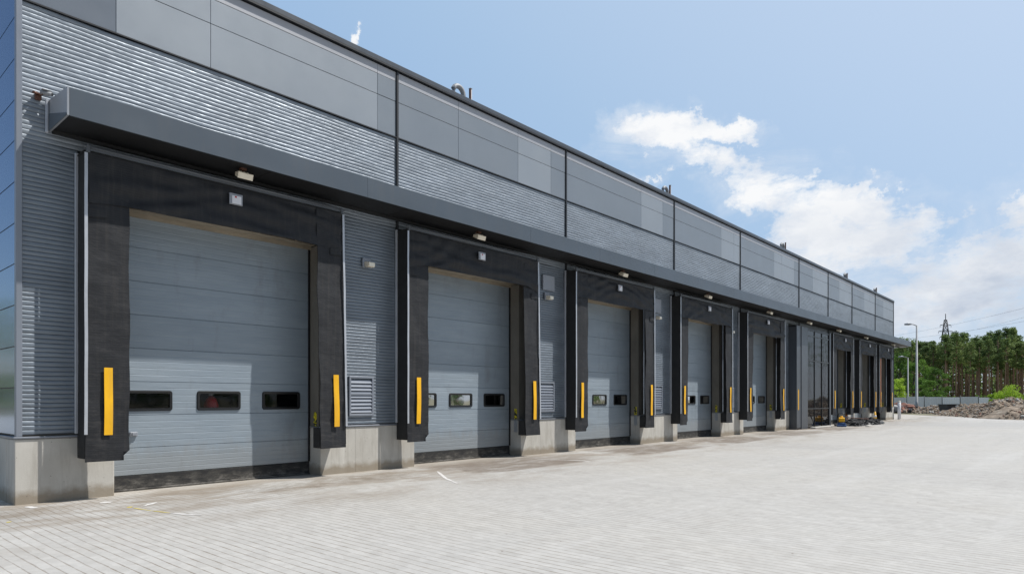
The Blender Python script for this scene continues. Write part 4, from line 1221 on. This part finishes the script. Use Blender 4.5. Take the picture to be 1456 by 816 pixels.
# undergrowth in the wood
mu = MB(); rnd = random.Random(31)
for k in range(150):
    x, y = polar(rnd.uniform(1250, 1570), rnd.uniform(112, 165)); h = rnd.uniform(.5, 1.6)
    leaf_cloud(mu, rnd, (x, y, h*.5), (1.4, 1.4, h), 60, .22)
tag(mu.build('undergrowth', M['leaves']), 'low green undergrowth along the foot of the wood', 'undergrowth', kind='stuff')
# broad-leaved trees at the left end of the wood
bt = []
for k in range(4):
    mt, mc2 = MB(), MB(); broad(mt, mc2, 300+k, 9, 3.0)
    t = empty('broadleaf_tree', (0, 0, 0)); mt.build('trunk', M['trunkd'], t, world=False); mc2.build('crown', M['leaves'], t, world=False); bt.append(t)
bs = [(1262, 116, 505, 'green leafy tree rising right behind the far corner of the warehouse'),
      (1280, 119, 494, 'tallest green leafy tree, between the warehouse corner and the lamp posts'),
      (1299, 114, 512, 'green leafy tree directly behind the tall lamp post'),
      (1316, 118, 507, 'green leafy tree just right of the tall lamp post'),
      (1333, 115, 520, 'rightmost green leafy tree, where the bare pine trunks begin'),
      (1274, 108, 534, 'low bright green leafy tree behind the fence at the warehouse corner'),
      (1322, 108, 538, 'low bright green leafy tree behind the fence right of the lamp posts')]
for k, (px, z, top, lab) in enumerate(bs):
    o = bt[k] if k < 4 else copy_tree(bt[k % 4])
    x, y = polar(px, z); H = zat(top, z); s = H/9
    o.location = (x, y, -.06); o.scale = (max(.75, s*.8), max(.75, s*.8), s); o.rotation_euler = (0, 0, k*1.7)
    tag(o, lab, 'tree', 'leafy trees in front of the pines')
    if k in (5, 6):
        for ch in o.children:
            if ch.name.startswith('crown'):
                me = ch.data.copy(); me.materials[0] = M['leaves_y'] if k == 5 else M['leaves']; ch.data = me
# bright bush behind the tall heap
for (px, z, top, wd, lab) in ((1434, 66, 546, 1.5, 'bright yellow green bush behind the tall rubble heap'), (1415, 70, 557, .7, 'small green bush left of the bright bush behind the heap')):
    mt, mc2 = MB(), MB(); rnd = random.Random(int(px)); x, y = polar(px, z); H = zat(top, z)
    for k in range(9):
        a = rnd.uniform(0, 6.28); r_ = wd*rnd.uniform(.3, .8); hz = H*rnd.uniform(.4, .85)
        mt.tube([(0, 0, 0), (r_*math.cos(a)*.4, r_*math.sin(a)*.4, hz*.5), (r_*math.cos(a), r_*math.sin(a), hz)], [.03, .02, .01], 5)
        leaf_cloud(mc2, rnd, (r_*math.cos(a), r_*math.sin(a), hz), (wd*.42, wd*.42, wd*.34), 260, .07)
    leaf_cloud(mc2, rnd, (0, 0, H*.5), (wd*.8, wd*.8, H*.4), 900, .07); leaf_cloud(mc2, rnd, (-.1*wd, 0, H*.85), (wd*.3, wd*.3, H*.16), 250, .06)
    t = empty('bush', (x, y, -.06), lab, 'bush'); mt.build('stems', M['trunkd'], t, world=False); mc2.build('foliage', M['leaves_y'], t, world=False)

# ------------------------------------------------------------------ sun and sky
sd = Vector((1.2, -1.0, 2.55)).normalized()        # towards the sun
sun = bpy.data.lights.new('sun', 'SUN'); sun.energy = 5.0; sun.angle = R(.55); sun.color = (1, .965, .91)
so = bpy.data.objects.new('sun', sun); col.objects.link(so); so.location = (20, -30, 40)
so.rotation_euler = sd.to_track_quat('Z', 'Y').to_euler()
w = bpy.data.worlds.new('World'); scene.world = w; w.use_nodes = True
nt = w.node_tree; L = nt.links; bg = nt.nodes['Background']
sky = N(nt, 'ShaderNodeTexSky', sky_type='NISHITA'); sky.sun_disc = False
sky.sun_elevation = math.asin(sd.z); sky.sun_rotation = math.atan2(sd.x, sd.y)
sky.air_density = 1.0; sky.dust_density = 1.3; sky.ozone_density = 1.2; sky.altitude = 100
tc = N(nt, 'ShaderNodeTexCoord'); D = tc.outputs['Generated']
sp = N(nt, 'ShaderNodeSeparateXYZ'); L.new(D, sp.inputs[0])
az = mth(nt, 'ARCTAN2', sp.outputs[1], sp.outputs[0])      # bearing, 0 along the facade
el = mth(nt, 'ARCSINE', sp.outputs[2])
# turbulence shared by all cloud banks
nn = noise_n(nt, mapping(nt, D, (1, 1, 1.9)), 9.0, 14, .66, .15)
n2 = noise_n(nt, mapping(nt, D, (1, 1, 1.6), loc=(.7, 0, 0)), 2.6, 6, .55)
def azel(px, py):
    a = math.atan((px-728)/FPX); e = math.atan((567-py)/math.hypot(FPX, px-728)); return ALPHA-a, e
wz = N(nt, 'ShaderNodeTexNoise'); wz.inputs['Scale'].default_value = 11; wz.inputs['Detail'].default_value = 6; wz.inputs['Roughness'].default_value = .65
L.new(D, wz.inputs['Vector']); wsep = N(nt, 'ShaderNodeSeparateColor'); L.new(wz.outputs['Color'], wsep.inputs[0])
azw = mth(nt, 'ADD', az, mth(nt, 'MULTIPLY', mth(nt, 'SUBTRACT', wsep.outputs[0], .5), .20))
elw = mth(nt, 'ADD', el, mth(nt, 'MULTIPLY', mth(nt, 'SUBTRACT', wsep.outputs[1], .5), .11))
banks = [(925, 196, 85, 30, 0), (1010, 240, 85, 26, 12), (1085, 265, 95, 42, 12), (1160, 320, 130, 50, 20), (1260, 365, 170, 62, 12), (1300, 330, 60, 30, 10),
         (1200, 277, 60, 12, -3), (1440, 300, 120, 22, -28), (1370, 395, 190, 55, 0), (1480, 380, 160, 70, -10), (1020, 185, 50, 14, 8),
         (523, 52, 9, 12, 50), (1330, 440, 230, 40, 0), (918, 255, 22, 6, 0), (1560, 330, 140, 70, -10)]
env = None
for (px, py, rx, ry, ang) in banks:
    a, e = azel(px, py); sx_ = rx/1250; sy_ = ry/1050
    c, s = math.cos(R(ang)), math.sin(R(ang))
    da = mth(nt, 'SUBTRACT', a, azw); de = mth(nt, 'SUBTRACT', e, elw)       # right and down positive
    u = mth(nt, 'ADD', mth(nt, 'MULTIPLY', da, c/sx_), mth(nt, 'MULTIPLY', de, s/sx_))
    v = mth(nt, 'ADD', mth(nt, 'MULTIPLY', da, -s/sy_), mth(nt, 'MULTIPLY', de, c/sy_))
    q = mth(nt, 'SUBTRACT', 1, mth(nt, 'MULTIPLY', mth(nt, 'ADD', mth(nt, 'MULTIPLY', u, u), mth(nt, 'MULTIPLY', v, v)), .5))
    q = mth(nt, 'MAXIMUM', q, -1)
    env = q if env is None else mth(nt, 'MAXIMUM', env, q)
dens = mth(nt, 'ADD', mth(nt, 'MULTIPLY', mth(nt, 'SUBTRACT', nn, .5), 4.3), mth(nt, 'SUBTRACT', mth(nt, 'MULTIPLY', env, 1.15), .50))
# generic scattered cloud everywhere else (behind the camera)
az0 = mth(nt, 'ABSOLUTE', mth(nt, 'SUBTRACT', az, .5))
away = ramp(nt, mth(nt, 'DIVIDE', az0, 3.14), [(.28, (0, 0, 0)), (.42, (1, 1, 1))]).outputs[0]
gen = mth(nt, 'ADD', mth(nt, 'MULTIPLY', mth(nt, 'SUBTRACT', n2, .66), 3.5), mth(nt, 'MULTIPLY', mth(nt, 'SUBTRACT', nn, .5), 1.0))
dens = mth(nt, 'MAXIMUM', dens, mth(nt, 'SUBTRACT', mth(nt, 'MULTIPLY', mth(nt, 'ADD', gen, 1), away), 1))
mask = ramp(nt, dens, [(.0, (0, 0, 0)), (.10, (.14,)*3), (.34, (.62,)*3), (.72, (1, 1, 1))], 'LINEAR').outputs[0]
up = ramp(nt, el, [(-.01, (0, 0, 0)), (.03, (1, 1, 1))]).outputs[0]
veil = mth(nt, 'MULTIPLY', mth(nt, 'ADD', env, .35), .75, clamp=True)
vn = noise_n(nt, mapping(nt, D, (1, 1, 2.6), rot=(0, 0, .4)), 5.5, 12, .7, .6)
veil = mth(nt, 'MULTIPLY', veil, ramp(nt, vn, [(.40, (0, 0, 0)), (.70, (.75,)*3)]).outputs[0])
mask = mth(nt, 'MAXIMUM', mask, veil)
mask = mixc(nt, 1, mask, up, 'MULTIPLY')
mask = mth(nt, 'MULTIPLY', mask, .93)
# cloud colour: bright tops, blue grey undersides low in the sky
sh = mth(nt, 'ADD', mth(nt, 'MULTIPLY', n2, 1.1), mth(nt, 'MULTIPLY', nn, .5))
lowf = ramp(nt, el, [(.10, (1, 1, 1)), (.27, (0, 0, 0))]).outputs[0]
shade = mth(nt, 'MULTIPLY', ramp(nt, sh, [(.66, (0, 0, 0)), (.86, (1, 1, 1))]).outputs[0], lowf)
puff = ramp(nt, noise_n(nt, mapping(nt, D, (1, 1, 2.2), loc=(.02, 0, .03)), 13, 8, .6), [(.38, (8.3, 8.6, 9.1)), (.55, (9.9, 9.9, 9.9))]).outputs[0]
cl = mixc(nt, shade, puff, (4.7, 5.4, 6.6))
skyc = mixc(nt, 1, sky.outputs[0], (1.0, 1.0, 1.0), 'MULTIPLY')
# haze paling and brightening the sky on the sun's side
vd = N(nt, 'ShaderNodeVectorMath', operation='DOT_PRODUCT'); L.new(D, vd.inputs[0]); vd.inputs[1].default_value = tuple(sd)
dt = vd.outputs['Value']
hf = ramp(nt, dt, [(0.0, (.05,)*3), (.24, (.85,)*3)]).outputs[0]
hcol = ramp(nt, dt, [(.22, (.335, .525, .80)), (.45, (.43, .61, .845)), (.72, (.58, .72, .92))]).outputs[0]
hcol = mixc(nt, ramp(nt, el, [(0, (.8,)*3), (.2, (0, 0, 0))]).outputs[0], hcol, (.70, .77, .86))
hcol = mixc(nt, 1, hcol, (10, 10, 10), 'MULTIPLY')
skyc = mixc(nt, hf, skyc, hcol)
# sky behind the yard dimmed on purpose, cutting fill light on the facade
bk = ramp(nt, mth(nt, 'DIVIDE', mth(nt, 'ADD', az, 3.14159), 6.28318), [(.06, (1, 1, 1)), (.14, (.42,)*3), (.30, (.42,)*3), (.42, (1, 1, 1))]).outputs[0]
skyc = mixc(nt, 1, skyc, bk, 'MULTIPLY')
fin = mixc(nt, mask, skyc, cl)
L.new(fin, bg.inputs[0]); bg.inputs[1].default_value = .1
